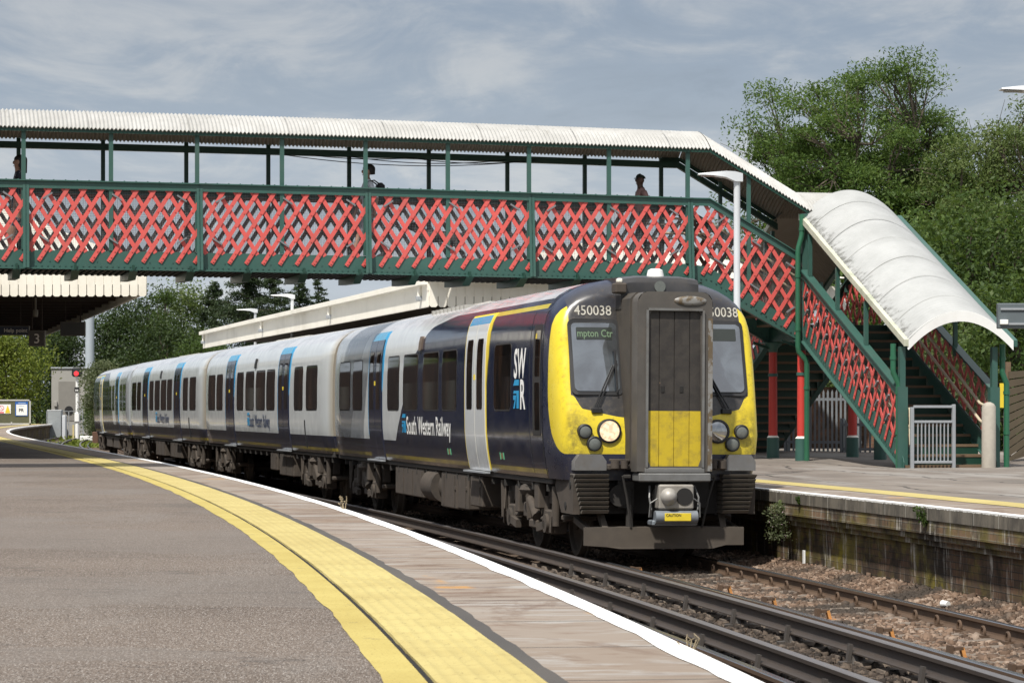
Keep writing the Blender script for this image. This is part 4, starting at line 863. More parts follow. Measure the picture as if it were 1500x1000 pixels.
# festoon of black cable under the far eaves
b=MB()
for u0,u1,sg in ((-7.6,-2.6,.16),(-7.0,-5.0,.05),(-5.0,-2.8,.07),(-6.3,-3.2,.10)):
    b.tube([(u0+(u1-u0)*t,WB-.14,6.74-sg*4*t*(1-t)+zc(u0)) for t in np.linspace(0,1,14)],.008,4)
b.build('sagging_cable',MT['black'],FB)
# barrel roof of corrugated sheet
def corr(b,ss,fn,amp,pitch,n=14,th=.012):
    rings=[]
    for s in ss:
        w=amp*math.cos(2*math.pi*s/pitch); rings.append([fn(s,t,w) for t in np.linspace(0,1,n)])
    b.loft(rings,False)
    b.loft([[Vector(p)-Vector((0,0,th)) for p in r] for r in rings],False,False,1)
def arch_pt(t,w,rise,half): 
    a=math.asin(max(-1,min(1,2*t-1)))*1.0; x=2*t-1
    return x*half,rise*(1-x*x)+w
b=MB(); ov=.13; vc=WB/2
def f1(u,t,w): x,z=arch_pt(t,w,.405,vc+ov); return (u,vc+x,Z_EV+.015+z+zc(u))
corr(b,np.arange(ULEFT,U1+.001,.0182),f1,.019,.0728)
rf=b.build('roof_sheet',[MT['roof'],MT['soffit']],FB,None,60)
LAPM=simple('lap_line',(.26,.255,.24)); u=ULEFT+.4  # darker grey line at each sheet lap
while u<U1: b=MB(); b.loft([[f1(u+du,t,.022) for t in np.linspace(0,1,14)] for du in (0,.012)],False); b.build('sheet_lap',LAPM,rf); u+=1.82
# ---- first flight down to the landing (along the bridge axis)
def zf1(u): return -SL1*(u-U1) if u>U1 else 0
for side,v in (('near',0.0),('far',WB)):
    f=1 if side=='near' else -1; ue=U2 if side=='near' else U2
    P=(lambda v0,ff:(lambda u,z,t:(u,v0+ff*t,z)))(v,1 if side=='near' else -1)
    # piece from the last post to the bend and the sloping piece share one panel
    lattice(.06,U1,Z_PT,Z_PT-.05,Z_RL-.12,Z_RL-.12,P,MT['red'] if side=='near' else MT['brownbar'],'lattice_panel',FB,low=.15,screen=False,clips=False)
    lattice(U1,U2-.05,Z_PT-.05,Z_PT-.05+zf1(U2)*1.08,Z_RL-.12,Z_RL-.12+zf1(U2),P,MT['red'] if side=='near' else MT['brownbar'],'lattice_panel',FB,low=.15,screen=side=='near')
    b=MB(); pl=[(.0,Z_FL),(.12,Z_FL+.0),(U2,Z_FL+zf1(U2)*1.06),(U2,Z_PT+zf1(U2)*1.08),(U1,Z_PT-.03),(0,Z_PT+.02)]
    b.prism(pl,lambda p,q,t:(p,v+f*(-.012+.012*t),q)); b.loft([[(u,v+f*y,z+dz) for y,dz in ((-.09,0),(.04,0),(.04,.016),(-.09,.016))] for u,z in ((0,Z_FL-.012),(.12,Z_FL-.012),(U2,Z_FL-.012+zf1(U2)*1.06))],True,True)
    for k in range(22):
        u=.12+k*.1; b.box((u-.012,v-.03,Z_FL+.055+zf1(u)*1.06-.0),(u+.012,v-.012,Z_FL+.08+zf1(u)*1.06))
    b.build('flight_stringer',MT['green'],FB)
    b=MB(); b.loft([[(u,v+f*y,z+dz) for y,dz in ((-.09,-.022),(.07,-.022),(.07,0),(-.09,0))] for u,z in ((0,Z_RL),(U1,Z_RL),(U2+.02,Z_RL+zf1(U2)))],True,True); b.loft([[(u,v+f*y,z+dz) for y,dz in ((-.05,-.15),(-.036,-.15),(-.036,-.022),(-.05,-.022))] for u,z in ((0,Z_RL),(U1,Z_RL),(U2,Z_RL+zf1(U2)))],True,True); b.build('top_rail',MT['green'],FB)
    for u in (1.18,):
        b=MB(); b.box((u-.035,v-.03,Z_RL-1.1+zf1(u)),(u+.035,v+.03,Z_EV+zf1(u)+.02)); b.build('roof_post',MT['green'],FB)
    b=MB(); b.loft([[(u,v+f*y,z+dz) for y,dz in ((-.11,-.06),(-.08,-.06),(-.08,.02),(-.11,.02))] for u,z in ((0,Z_EV),(U1,Z_EV),(U2+.15,Z_EV+zf1(U2+.15)))],True,True)
    if side=='far': b.loft([[(u,v+y,z+dz) for y,dz in ((-.12,0),(-.02,0),(-.02,.125),(-.12,.125))] for u,z in ((.05,6.73),(U1-.1,6.73),(U2+.1,6.73+zf1(U2+.2)))],True,True)
    b.build('eaves_beam',MT['green_dark'],FB)
b=MB()
def f1b(s,t,w): 
    x,z=arch_pt(t,w,.405,vc+ov); u=U1+s*.867; return (u,vc+x,Z_EV+.015+z+zf1(min(u,U2+.12)))
corr(b,np.arange(0,((U2+U3)/2+.05-U1)/.867,.0182),f1b,.017,.0728); b.build('roof_sheet',[MT['roof'],MT['soffit']],FB,None,60)
b=MB()
for k in range(6):
    u=U1+.31*k; z=Z_FLOOR-.178*(k+1); b.box((u,.03,z-.04),(u+.33,WB-.03,z),0); b.box((u+.0,.03,z),(u+.02,WB-.03,z+.14),1)
b.build('stair_treads',[MT['wood_nose'],MT['green_dark']],FB)
b=MB()
for v,h in ((.13,.9),(.13,.62),(WB-.13,.9),(WB-.13,.62)): b.tube([(-.5,v,Z_FLOOR+h),(U1-.05,v,Z_FLOOR+h),(U2-.1,v,ZLAND+h+.05),(U2+.15,v,ZLAND+h-.0)],.024,8)
b.build('handrail',MT['cream_pipe'],FB)
# ---- landing
b=MB(); b.bbox((U2-.05,-.03,ZLAND-.30),(U3+.05,WB+.03,ZLAND),.01); b.build('landing_floor',MT['green_dark'],FB)
for u,v in ((U2+.04,.08),(U2+.02,WB-.06),(U3-.10,WB-.10),(U3-.12,.10)):
    zg=PZ+.115; b=MB(); c=(u,v)
    b.tube([(u,v,zg+.38),(u,v,ZLAND-.45)],[.088,.080],16,True,0); b.tube([(u,v,zg-.05),(u,v,zg+.40)],[.125,.122],16,True,1); b.tube([(u,v,zg+.40),(u,v,zg+.44)],[.125,.09],16,True,2)
    b.tube([(u,v,ZLAND-.50),(u,v,ZLAND-.42),(u,v,ZLAND-.36),(u,v,ZLAND-.31)],[.085,.10,.17,.20],16,True,1); b.bbox((u-.2,v-.2,ZLAND-.33),(u+.2,v+.2,ZLAND-.30),.005,1); b.tube([(u,v,ZLAND-.98),(u,v,ZLAND-.92)],[.1,.1],16,True,1)
    b.build('column',[MT['red_col'],MT['green'],MT['cream']],FB,None,40)
    b=MB(); b.bar((u-.1,v-.02,ZLAND-.42),(u-.42,v-.02,ZLAND-.31),.05,.05); b.bar((u+.1,v-.02,ZLAND-.42),(u+.42,v-.02,ZLAND-.31),.05,.05); b.build('column_bracket',MT['green_dark'],FB)
ZEV2=ZLAND+2.12                                    # landing eaves
# landing outer wall (right side) of lattice, and its roof
PU=lambda u0:(lambda v,z,t:(u0-t,v,z))
lattice(0.0,WB,ZLAND+.05,ZLAND+.05,ZLAND+1.3,ZLAND+1.3,(lambda u0:(lambda v,z,t:(u0+t,v,z)))(U3),MT['red'],'lattice_panel',FB,screen=False,clips=False)
# ---- lower flights: near one comes towards the camera, far one runs away
GF=PZ+.06
def zstr(s): return -S2*s                          # fall along a flight, s from the landing edge
for which,v0,sg in (('near',0.0,-1),('far',WB,1)):
    L=(ZLAND-GF)/S2*.965; zb0=ZLAND-.24; zbL=GF-.0
    sl=(zbL-zb0)/L; zr0=ZLAND+1.13; zrL=zr0+sl*L*.995
    for u,outer in ((U2+.03,-1),(U3-.03,1)):
        P=(lambda u0,oo,vv,ss:(lambda s,z,t:(u0-oo*t,vv+ss*s,z)))(u,outer,v0,sg)
        # stringer
        b=MB(); b.prism([(-.05,zb0+.0),(L,zbL),(L+.12,zbL),(L+.12,zbL+.10),(L-.05,zbL+.40),(-.05,zb0+.42)],lambda p,q,t:(u+outer*(.0+.014*t),v0+sg*p,q))
        b.loft([[(u+outer*x,v0+sg*s,z+dz) for x,dz in ((-.04,0),(.085,0),(.085,.018),(-.04,.018))] for s,z in ((-.05,zb0-.014),(L,zbL-.0))],True,True)
        for k in range(48):
            s=.05+k*L/48; b.box((min(u+outer*.014,u+outer*.028),v0+sg*s-.012,zb0+sl*s+.06),(max(u+outer*.014,u+outer*.028),v0+sg*s+.012,zb0+sl*s+.084)); b.box((min(u+outer*.014,u+outer*.028),v0+sg*s-.012,zb0+sl*s+.33),(max(u+outer*.014,u+outer*.028),v0+sg*s+.012,zb0+sl*s+.354)) if k%2 else None
        b.build('flight_stringer',MT['green'],FB)
        lat=lattice(.02,L-.08,zb0+.36,zb0+.36+sl*(L-.1),zr0-.1,zr0-.1+sl*(L-.1),P,MT['red'],'lattice_panel',FB,low=.24,front=-1 if True else 1,rivets=which=='near' and outer<0,screen=which=='near',clips=False,ang=57,pitch=.33)
        if which=='near' and outer<0:
            for k in range(9):
                s=.35+k*.52
                for fz in (.35,.8): z=zb0+sl*s+.36+fz*.75; b=MB(); b.bar(P(s-.07,z-.05,-.05),P(s+.07,z+.05,-.05),.035,.03); b.build('screen_clip',MT['clip'],lat)
        b=MB(); b.loft([[(u+outer*x,v0+sg*s,z+dz) for x,dz in ((-.07,-.03),(.09,-.03),(.09,0),(-.07,0))] for s,z in ((-.05,zr0),(L-.02,zrL))],True,True); b.loft([[(u+outer*x,v0+sg*s,z+dz) for x,dz in ((.03,-.17),(.05,-.17),(.05,-.03),(.03,-.03))] for s,z in ((-.05,zr0),(L-.02,zrL))],True,True); b.build('top_rail',MT['green'],FB)
        for s,big in ((.0,0),(.42,0),(1.9,0),(3.35,0),(L-.0,1)):
            if big:
                b=MB(); b.box((u-.05,v0+sg*s-.05,GF-.02),(u+.05,v0+sg*s+.05,zrL+.72)); b.box((u-.09,v0+sg*s-.06,GF-.02),(u+.09,v0+sg*s+.062,zrL+.02)); b.build('gate_post',MT['green'],FB)
            else:
                b=MB(); z=zr0+sl*s; b.box((u-.035,v0+sg*s-.035,z-.2),(u+.035,v0+sg*s+.035,z+.78)); b.build('roof_post',MT['green'],FB)
    # treads and risers
    n=15; b=MB()
    for k in range(n):
        s0=(L+.05)*(k/n); z=ZLAND-(ZLAND-GF)*(k+1)/(n+0)*1.0; s1=(L+.05)*((k+1)/n)+.03
        va,vb=sorted((v0+sg*s0,v0+sg*s1)); b.box((U2+.06,va,z+.0),(U3-.06,vb,z+.045),0)
        vr=v0+sg*(s0+.012); b.box((U2+.06,vr-.008,z+.045),(U3-.06,vr+.008,z+(ZLAND-GF)/n),1)
    b.build('stair_treads',[MT['wood_nose'],MT['green_dark']],FB)
    # roof sheet: level over half the landing, then down the slope
    Lr=L+.28; bend=-.05
    def roof_z(s): return ZEV2+ (sl*(s-bend) if s>bend else 0)
    def f2(s,t,w):
        x,z=arch_pt(t,0,.50,(U3-U2)/2+.085); s_=s
        return ((U2+U3)/2+.115+x,v0+sg*s_+ (w*.4*sg),roof_z(s_)+z+w)
    s_start=-.03
    b=MB(); ss=np.arange(s_start,Lr,.020); rings=[[f2(s,t,.0055*math.cos(2*math.pi*s/.08)) for t in np.linspace(0,1,22)] for s in ss]
    b.loft(rings,False); b.loft([[Vector(p)-Vector((0,0,.02)) for p in r] for r in rings],False,False,1)
    rk=[[f2(s,t,0) for t in np.linspace(.5,1,11)] for s in np.linspace(-WB/2,s_start,5)]; b.loft(rk,False); b.loft([[Vector(p)-Vector((0,0,.02)) for p in r] for r in rk],False,False,1)
    rs_=b.build('roof_sheet',[MT['roof2'],MT['soffit']],FB,None,60)
    # the roof material reads object x from the near edge, so shift is done in the node through object coords
    LAPG=simple('lap_grey',(.22,.22,.20))
    for s in np.arange(.55,L+.1,.83): b=MB(); b.loft([[f2(s+d,t,.011) for t in np.linspace(0,1,22)] for d in (0,.011)],False); b.build('sheet_lap',LAPG,rs_)
    for t,mm,nm in ((0.0,MT['gutter'] if 'gutter' in MT else MT['cream'],'gutter'),(1.0,MT['green'],'gutter')):
        b=MB(); ptl=[Vector(f2(s,t,0)) for s in (s_start,bend,Lr)]; ox=-.02 if t==0 else .04
        b.loft([[p+Vector((ox+dx,0,dz)) for dx,dz in ((-.05,-.10),(.05,-.10),(.05,.015),(-.05,.015))] for p in ptl],True,True); b.build(nm,mm,FB)
    b=MB(); 
    rr=[[f2(Lr+d,t,0) for t in np.linspace(0,1,22)] for d in (-.02,.035)]
    b.loft([[Vector(p)+Vector((0,0,.02)) for p in rr[1]],[Vector(p)+Vector((0,0,-.15)) for p in rr[1]],[Vector(p)+Vector((0,0,-.15)) for p in rr[0]],[Vector(p)+Vector((0,0,.02)) for p in rr[0]]],False)
    b.build('arch_fascia',MT['white'],FB,None,50)
    if which=='near':
        # downpipes at the foot and at the landing corner
        zE=roof_z(Lr)
        for u,du in ((U2-.12,.10),(U3+.14,.08)):
            b=MB(); v=v0+sg*(L-.02); b.tube([(u,v,zE-.05),(u,v,zE-.50),(u,v,zE-.55),(u+du,v,zE-.74),(u+du,v,zE-.80),(u+du,v,GF-.02)],.05,12)
            for z in (zE-.3,zE-.9,zE-1.6): b.tube([(u+(du if z<zE-.7 else 0),v,z-.03),(u+(du if z<zE-.7 else 0),v,z+.03)],.06,12)
            b.build('downpipe',MT['green_pipe'],FB,None,50)
        b=MB(); x=U2-.09; y=-.16
        b.tube([(x+.05,y,ZEV2-.02),(x+.05,y,ZEV2-.38),(x+.04,y,ZEV2-.46),(x-.02,y,ZEV2-.66),(x-.03,y,ZEV2-.76),(x-.03,y,ZLAND-.42),(x-.02,y,ZLAND-.52),(x+.13,y,ZLAND-.68),(x+.15,y,ZLAND-.76),(x+.15,y,PZ+.09)],.052,12)
        for z in (ZEV2-.3,ZEV2-1.2,ZLAND-.1): b.tube([(x+(.05 if z>ZEV2-.4 else -.03),y,z-.03),(x+(.05 if z>ZEV2-.4 else -.03),y,z+.03)],.063,12)
        b.tube([(x+.15,y,ZLAND-1.25),(x+.15,y,ZLAND-1.19)],.063,12); b.build('downpipe',MT['green_pipe'],FB,None,50)
        b=MB(); b.box((U2-.02,-.13,ZLAND-.35),(U2+.09,-.02,ZEV2+.0)); b.build('corner_post',MT['green'],FB)
        # cream handrails down the right hand side and the left
        b=MB()
        for h in (.90,.60):
            p0=(U3-.16,v0-.2,ZLAND+h); p1=(U3-.16,v0+sg*(L-.3),GF+h+.22)
            b.tube([p0,p1,(U3-.16,v0+sg*(L-.1),GF+h+.18),(U3-.13,v0+sg*(L+.18),GF+h+.16)] if h>.7 else [p0,p1,(U3-.13,v0+sg*(L+.15),GF+h+.06)],.026,10)
            b.tube([(U2+.16,v0-.2,ZLAND+h),(U2+.16,v0+sg*(L-.2),GF+h+.16),(U2+.16,v0+sg*(L+.06),GF+h+.12),(U2+.16,v0+sg*(L+.08),GF+h-.2)],.026,10)
        b.build('handrail',MT['cream_pipe'],FB,None,50)
        b=MB(); uu,vv=U3-.24,v0+sg*(L+.26); b.tube([(uu,vv,GF-.03),(uu,vv,GF+1.06),(uu,vv,GF+1.11),(uu,vv,GF+1.14)],[.125,.122,.09,.03],18); b.build('handrail_pillar',MT['concrete'],FB,None,50)
        LFOOT=L
# steel barrier across the left half of the foot of the stairs
M=MBR@Matrix.Translation((U2+.14,-(LFOOT+.20),GF))
BR=thing('steel_barrier','grey galvanised pedestrian barrier with vertical bars at the foot of the stairs','barrier',M)
b=MB(); b.bbox((-.03,-.03,-.02),(.03,.03,1.05),.006); b.build('post',MT['steel'],BR)
b=MB(); b.bbox((.74,-.03,-.02),(.80,.03,1.10),.006); b.build('post',MT['steel'],BR)
for z in (.10,.80,1.06): b=MB(); b.bbox((.03,-.022,z-.022),(.74,.022,z+.022),.004); b.build('rail',MT['steel'],BR)
for k in range(9): b=MB(); x=.105+.07*k; b.bbox((x-.011,-.011,.12),(x+.011,.011,.78),.002); b.build('bar',MT['steel'],BR)
# ------------------------------------------------------------------ canopies
def valance(b,p0,p1,ztop,zbot,pitch,tooth,th=.03,mi=0):
    """boarded valance between two plan points, each board with a clipped round end"""
    p0=Vector(p0);p1=Vector(p1);d=p1-p0;L=d.length;d/=L;n=Vector((-d.y,d.x)); k=int(L/pitch); w=L/k
    for i in range(k):
        a=i*w+w*.045; c=(i+1)*w-w*.045; r=w*.20
        poly=[(a,ztop),(a,zbot+tooth*.0+r),(a+r,zbot),(c-r,zbot),(c,zbot+r),(c,ztop)]
        b.prism(poly,lambda s,z,t:(p0.x+d.x*s+n.x*th*t,p0.y+d.y*s+n.y*th*t,z),mi)
    b.prism([(0,zbot+tooth),(L,zbot+tooth),(L,ztop),(0,ztop)],lambda s,z,t:(p0.x+d.x*s+n.x*(.008+(th-.016)*t),p0.y+d.y*s+n.y*(.008+(th-.016)*t),z),mi)
CS=G('canopy_roof_sheet',.7); X=CS.tc(); n=CS.noise(.8,6,rough=.65); MT['canopy_roof']=CS.col(CS.mix(CS.ss(n,.3,.7),(.52,.50,.43),(.64,.62,.55)))
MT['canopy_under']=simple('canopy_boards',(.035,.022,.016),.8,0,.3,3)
# near platform canopy (left): D from 56 to 88, front fascia facing the camera
LC=thing('platform_canopy','cream scalloped platform canopy with dark underside on the left platform','canopy',Matrix.Translation((0,0,0)))
zb,zt=4.36,5.0; e=[off(D,-.10) for D in (55.3,62,70,80,90)]
fl=Vector((e[0].x-11,e[0].y+.15,0))
b=MB(); valance(b,(fl.x,fl.y-.05),(e[0].x,e[0].y-.05),zt+.09,zb,.178,.25); b.build('valance',MT['cream'],LC)
b=MB()
for a,c in zip(e,e[1:]): valance(b,(a.x,a.y),(c.x,c.y),zt-.05,zb+.06,.2,.15)
b.build('valance',MT['cream'],LC)
b=MB(); ins=[p+Vector((-11,.15,0)) for p in e]
R1=[(p.x+.1,p.y,zt) for p in e]; R2=[(p.x-3.6,p.y+(3.4 if i==0 else 0),zt+1.45) for i,p in enumerate(e)]; R3=[(p.x-7.4,p.y+(3.4 if i==0 else 0),zt+1.45) for i,p in enumerate(e)]; R4=[(q.x,q.y,zt) for q in ins]
b.loft([R1,R2,R3,R4],False); b.add([(R1[0][0],R1[0][1]-.04,zt),R2[0],R3[0],(R4[0][0],R4[0][1]-.04,zt)],[(0,1,2,3)]); b.build('roof',MT['canopy_roof'],LC)
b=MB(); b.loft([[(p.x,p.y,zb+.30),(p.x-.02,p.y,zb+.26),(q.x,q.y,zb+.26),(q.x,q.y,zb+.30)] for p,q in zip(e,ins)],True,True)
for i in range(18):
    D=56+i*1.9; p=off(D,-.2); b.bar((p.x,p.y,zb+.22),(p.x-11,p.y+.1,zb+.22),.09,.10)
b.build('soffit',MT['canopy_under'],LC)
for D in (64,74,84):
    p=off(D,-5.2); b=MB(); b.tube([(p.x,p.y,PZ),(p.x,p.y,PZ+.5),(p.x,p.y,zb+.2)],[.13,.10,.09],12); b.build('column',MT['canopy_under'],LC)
b=MB(); p=off(88,-6); q=off(88,-13); b.hexa([(p.x,p.y,PZ),(q.x,q.y,PZ),(q.x,q.y+.3,PZ),(p.x,p.y+.3,PZ),(p.x,p.y,PZ+.01),(q.x,q.y,PZ+.01),(q.x,q.y+.3,PZ+.01),(p.x,p.y+.3,PZ+.01)])
# canopy fittings: hanging signs and lamp
def hang(px0,px1,py0,py1,D,zroof=4.6):
    a=at(px0,D,py1); c=at(px1,D,py0); return a,c
def sign(name,label,cat,px0,px1,py0,py1,D,face,frame,txt=None,th=.22,tm=None,tx=.5,align='CENTER',ty=.28):
    a,c=hang(px0,px1,py0,py1,D); w=c.x-a.x; h=c.z-a.z; t=thing(name,label,cat,Matrix.Translation((a.x,D,a.z)))
    b=MB(); b.bbox((0,0,0),(w,.08,h),.01); b.build('case',frame,t)
    b=MB(); b.box((.02,-.006,.02),(w-.02,0,h-.02)); b.build('face',face,t)
    if txt:
        V,Fs,wd=text_mesh(txt,h*th*2,.002,1,align=align); b=MB(); b.add([(w*tx+x,-.012,h*ty+y) for x,y in V],Fs); b.build('lettering',tm,t)
    b=MB()
    for x in (w*.2,w*.8): b.tube([(x,.04,h),(x,.04,4.62-a.z)],.012,6)
    b.build('hanger',MT['canopy_under'],t); return t
navy=simple('sign_navy',(.012,.018,.040),.5); dkbrown=simple('sign_brown',(.045,.036,.030),.5); greytxt=simple('sign_text_grey',(.60,.56,.50),.6); frm=simple('sign_frame',(.14,.125,.10),.6)
sign('hanging_sign','dark blue Help point sign hanging under the left canopy','sign',-24,43,477,491,61,navy,frm,'Help point',.20,greytxt,.96,'RIGHT',.32)
sign('hanging_sign','dark square platform number 3 sign hanging under the left canopy','sign',42,66,484,507,60,dkbrown,frm,'3',.30,greytxt,.5,'CENTER',.20)
sign('information_screen','dark blank information screen hanging at the end of the left canopy','screen',88,125,471,492,62,simple('screen_face',(.035,.033,.028),.35),frm)
t=thing('canopy_lamp','small pale drum lamp hanging below the left canopy','lamp',Matrix.Translation(at(52,60,464))); b=MB(); b.tube([(0,0,0),(0,0,.08),(0,0,.16)],[.05,.065,.06],12); b.build('shade',frm,t); b=MB(); b.tube([(0,0,.16),(0,0,4.6-t.location.z)],.025,8); b.build('stem',frm,t)
# far platform canopy (behind the train)
RC=thing('platform_canopy','long cream boarded platform canopy behind the train beyond the footbridge','canopy',Matrix.Identity(4))
zb,zt=4.25,4.78; Ds=(56.7,65,75,85,96); e=[off(D,6.25) for D in Ds]; wd=Vector((9.5,2.25,0))
b=MB()
for a,c in zip(e,e[1:]): valance(b,(a.x,a.y),(c.x,c.y),zt,zb,.105,.10)
b.build('valance',MT['cream'],RC)
b=MB(); q=e[0]+wd; valance(b,(e[0].x,e[0].y-.04),(q.x,q.y-.04),zt+.03,zb,.20,.24); b.build('valance',MT['cream'],RC)
b=MB(); b.bar((e[0].x-.05,e[0].y+.03,zt-.08),(q.x,q.y+.03,zt-.08),.10,.16); b.build('fascia_board',MT['cream'],RC)
b=MB(); b.loft([[(p.x-.12+dx,p.y,zt+dz) for dx,dz in ((-.06,-.03),(.10,-.03),(.10,.09),(-.06,.09))] for p in e],True,True); b.build('gutter',MT['cream'],RC)
b=MB(); rings=[]
for k in range(0,200):
    D=56.3+k*(96.3-56.3)/199; p=off(D,6.2); w=.016*(k%2); rings.append([(p.x,p.y,zt+.07+w),(p.x+4.2,p.y+1.0+max(0,3.2-k*.2010),zt+1.12+w),(p.x+9.5,p.y+2.25,zt+.2+w)])
b.loft(rings,False); p=off(56.3,6.2); b.add([(p.x,p.y-.03,zt+.07),(p.x+4.2,p.y+4.2,zt+1.12),(p.x+9.5,p.y+2.22,zt+.2)],[(0,1,2)]); b.build('roof',MT['canopy_roof'],RC)
b=MB(); b.loft([[(p.x+.05,p.y,zb+.25),(p.x+9.4,p.y+2.2,zb+.25),(p.x+9.4,p.y+2.2,zb+.32),(p.x+.05,p.y,zb+.32)] for p in e],True,True); b.build('soffit',MT['canopy_under'],RC)
for D in (57.4,69,81,95.5):
    p=off(D,6.2); b=MB(); b.tube([(p.x-.02,p.y,zt-.02),(p.x-.02,p.y,zt-.26)],.055,8); b.bbox((p.x-.11,p.y-.08,zt-.36),(p.x+.06,p.y+.08,zt-.26),.01,1); b.build('rain_hopper',[MT['cream'],MT['steel']],RC)
for D in (60,70,80,90):
    p=off(D,9.0); b=MB(); b.tube([(p.x,p.y,PZ),(p.x,p.y,zb+.3)],.1,10); b.build('column',MT['cream'],RC)
# station building wall below that canopy, hidden by the train but part of the place
b=MB(); b.loft([[(p.x,p.y,PZ),(p.x,p.y,zb+.25),(p.x+.3,p.y,zb+.25),(p.x+.3,p.y,PZ)] for p in [off(D,11.5) for D in (62,74,84,94)]],True,True); tag(b.build('station_building_wall',simple('dark_brick',(.06,.035,.025),.9)),'dark brick wall standing under the cream canopy beyond the train','wall')
# station building under the near canopy, outside the left edge of the view but mirrored in the train windows
b=MB(); b.uv=[]; pp=[off(D,-6.0) for D in (58,72,86,100,120,150)]; ss_=[s_of(D) for D in (58,72,86,100,120,150)]
for p,s in zip(pp,ss_):
    for x,y,z in ((0,0,PZ),(0,0,4.55),(-3,0,4.55),(-3,0,PZ)): b.v.append((p.x+x,p.y,z)); b.uv.append((s-x,z))
for i in range(5):
    for j in range(3): b.f.append([i*4+j,i*4+j+1,(i+1)*4+j+1,(i+1)*4+j]); b.m.append(0)
b.f.append([3,2,1,0]); b.m.append(0); b.f.append([20,21,22,23]); b.m.append(0)
SB=b.build('wall',simple('station_brick',(.055,.03,.02),.9,0,.3,3)); SBT=thing('station_building','dark brick station building beside the left platform, mirrored in the train windows','building'); SB.parent=SBT
rs=random.Random(4)
for i in range(16):
    D=60+i*5.4; p=off(D,-5.96); q=off(D+1.3,-5.96); z0=PZ+(0 if i%3==0 else .9); b=MB(); b.hexa([(p.x,p.y,z0),(q.x,q.y,z0),(q.x-.2,q.y,z0),(p.x-.2,p.y,z0),(p.x,p.y,3.4),(q.x,q.y,3.4),(q.x-.2,q.y,3.4),(p.x-.2,p.y,3.4)]); b.build('door' if i%3==0 else 'window',simple('joinery_%d'%i,rs.choice([(.30,.28,.22),(.03,.04,.05),(.05,.10,.08),(.12,.03,.02)]),.4),SBT)
# ------------------------------------------------------------------ lamp posts (flat LED heads on grey poles)
def lamp_post(px,D,zh,label,armdir,base=PZ,post_off=0,L=.62):
    P=at(px,D,z=base); t=thing('lamp_post',label,'lamp post',TR(P,armdir),'LED lamp posts on the platforms'); H=zh-base
    b=MB(); b.tube([(0,0,-.02),(0,0,1.0),(0,0,1.05),(0,0,H-.05)],[.085,.085,.055,.052],14); b.build('pole',MT['lamp_grey'],t,None,40)
    b=MB(); b.loft([[(x,y,H+z) for y,z in ((-w,z0),(w,z0),(w*.9,z1),(-w*.9,z1))] for x,w,z0,z1 in ((.09,.07,-.10,.03),(-.03,.09,-.10,.06),(-.18,.13,-.035,.065),(-.40,.15,-.005,.045),(-L,.11,.01,.025))],True,True); b.build('lamp_head',MT['lamp_grey'],t,None,40)
    b=MB(); b.box((-L+.05,-.10,H-.012),(-.2,.10,H-.002)); b.build('lamp_panel',simple('lamp_panel_dim',(.25,.25,.24),.3),t)
    return t
lamp_post(1079.5,42.0,5.72,'tall grey lamp post rising behind the train beside the first flight',0)
lamp_post(1541,31.5,5.80,'lamp post at the right edge whose dark head pokes into the sky',0)
lamp_post(1527,85,5.72,'distant lamp post behind the sign at the right edge',0)
lamp_post(428,86.8,5.74,'nearer of the two lamp posts showing above the far canopy roof',0,L=.7)
lamp_post(374,98.8,5.72,'farther of the two lamp posts showing above the far canopy roof',0,L=.7)
# back of an information display at the right edge
D=33; a=at(1462,D,481); c=at(1560,D,444); t=thing('information_display','grey back of an information display box jutting in at the right edge','display',Matrix.Translation((a.x,D,a.z))); w=c.x-a.x; h=c.z-a.z
b=MB(); b.bbox((0,0,0),(w,.12,h),.01); b.build('case',simple('display_grey',(.10,.12,.13),.5),t)
b=MB(); b.box((.03,-.02,h-.085),(w,0,h-.06)); b.box((.03,-.02,.045),(w,0,.07)); b.bbox((.02,-.05,.05),(.12,0,.11),.005,1); b.build('bracket',[MT['steel'],MT['white']],t)
b=MB(); b.tube([(w*.75,.2,PZ-a.z),(w*.75,.2,h+.1)],.06,10); b.build('pole',MT['steel'],t)
# ------------------------------------------------------------------ signal, relay hut, cabinets, mast at the far left
P=at(113,178,z=.02); t=thing('signal','white post railway signal showing a red light beyond the platform end','signal',Matrix.Translation(P)); H=at(113,178,547).z-P.z
b=MB(); b.tube([(0,0,0),(0,0,1.7),(0,0,1.72),(0,0,H-.2)],[.13,.13,.10,.10],10); b.build('post',MT['white'],t)
b=MB(); b.bbox((-.36,-.12,H-.22),(.36,.12,H+.42),.10); b.tube([(0,-.12,H),(0,-.34,H+.03)],.22,14); b.build('signal_head',MT['black'],t,None,40)
b=MB(); b.disc((.0,-.36,H+.0),(0,1,0),.15,.03,16); b.build('red_light',em('red_signal_light',(1,.03,.04),2.2,(.6,.02,.02)),t)
b=MB(); b.box((-.16,-.15,H-1.25),(.16,-.11,H-.92)); b.build('number_plate',MT['black'],t); b=MB(); b.box((-.09,-.16,H-1.18),(-.02,-.15,H-1.08)); b.box((.02,-.16,H-1.18),(.09,-.15,H-1.08)); b.build('plate_marks',MT['white'],t)
b=MB(); b.bbox((-.15,-.2,1.15),(.16,.1,1.75),.03); b.build('post_box',MT['white'],t)
b=MB()
for x in (.20,.38): b.box((x-.015,.0,.1),(x+.015,.04,2.6))
for i in range(12): b.box((.2,.0,.2+.2*i),(.38,.03,.23+.2*i))
b.build('ladder',MT['steel'],t)
b=MB(); b.box((-.3,-.1,.0),(-.2,.0,.95)); b.build('marker_stake',simple('stake_yellow',(.5,.42,.2),.7),t)
P=at(103,208,z=-.1); t=thing('relay_hut','grey metal equipment hut with double doors beyond the platform end','hut',Matrix.Translation(P)); w=1.50; H=at(100,208,540).z-P.z
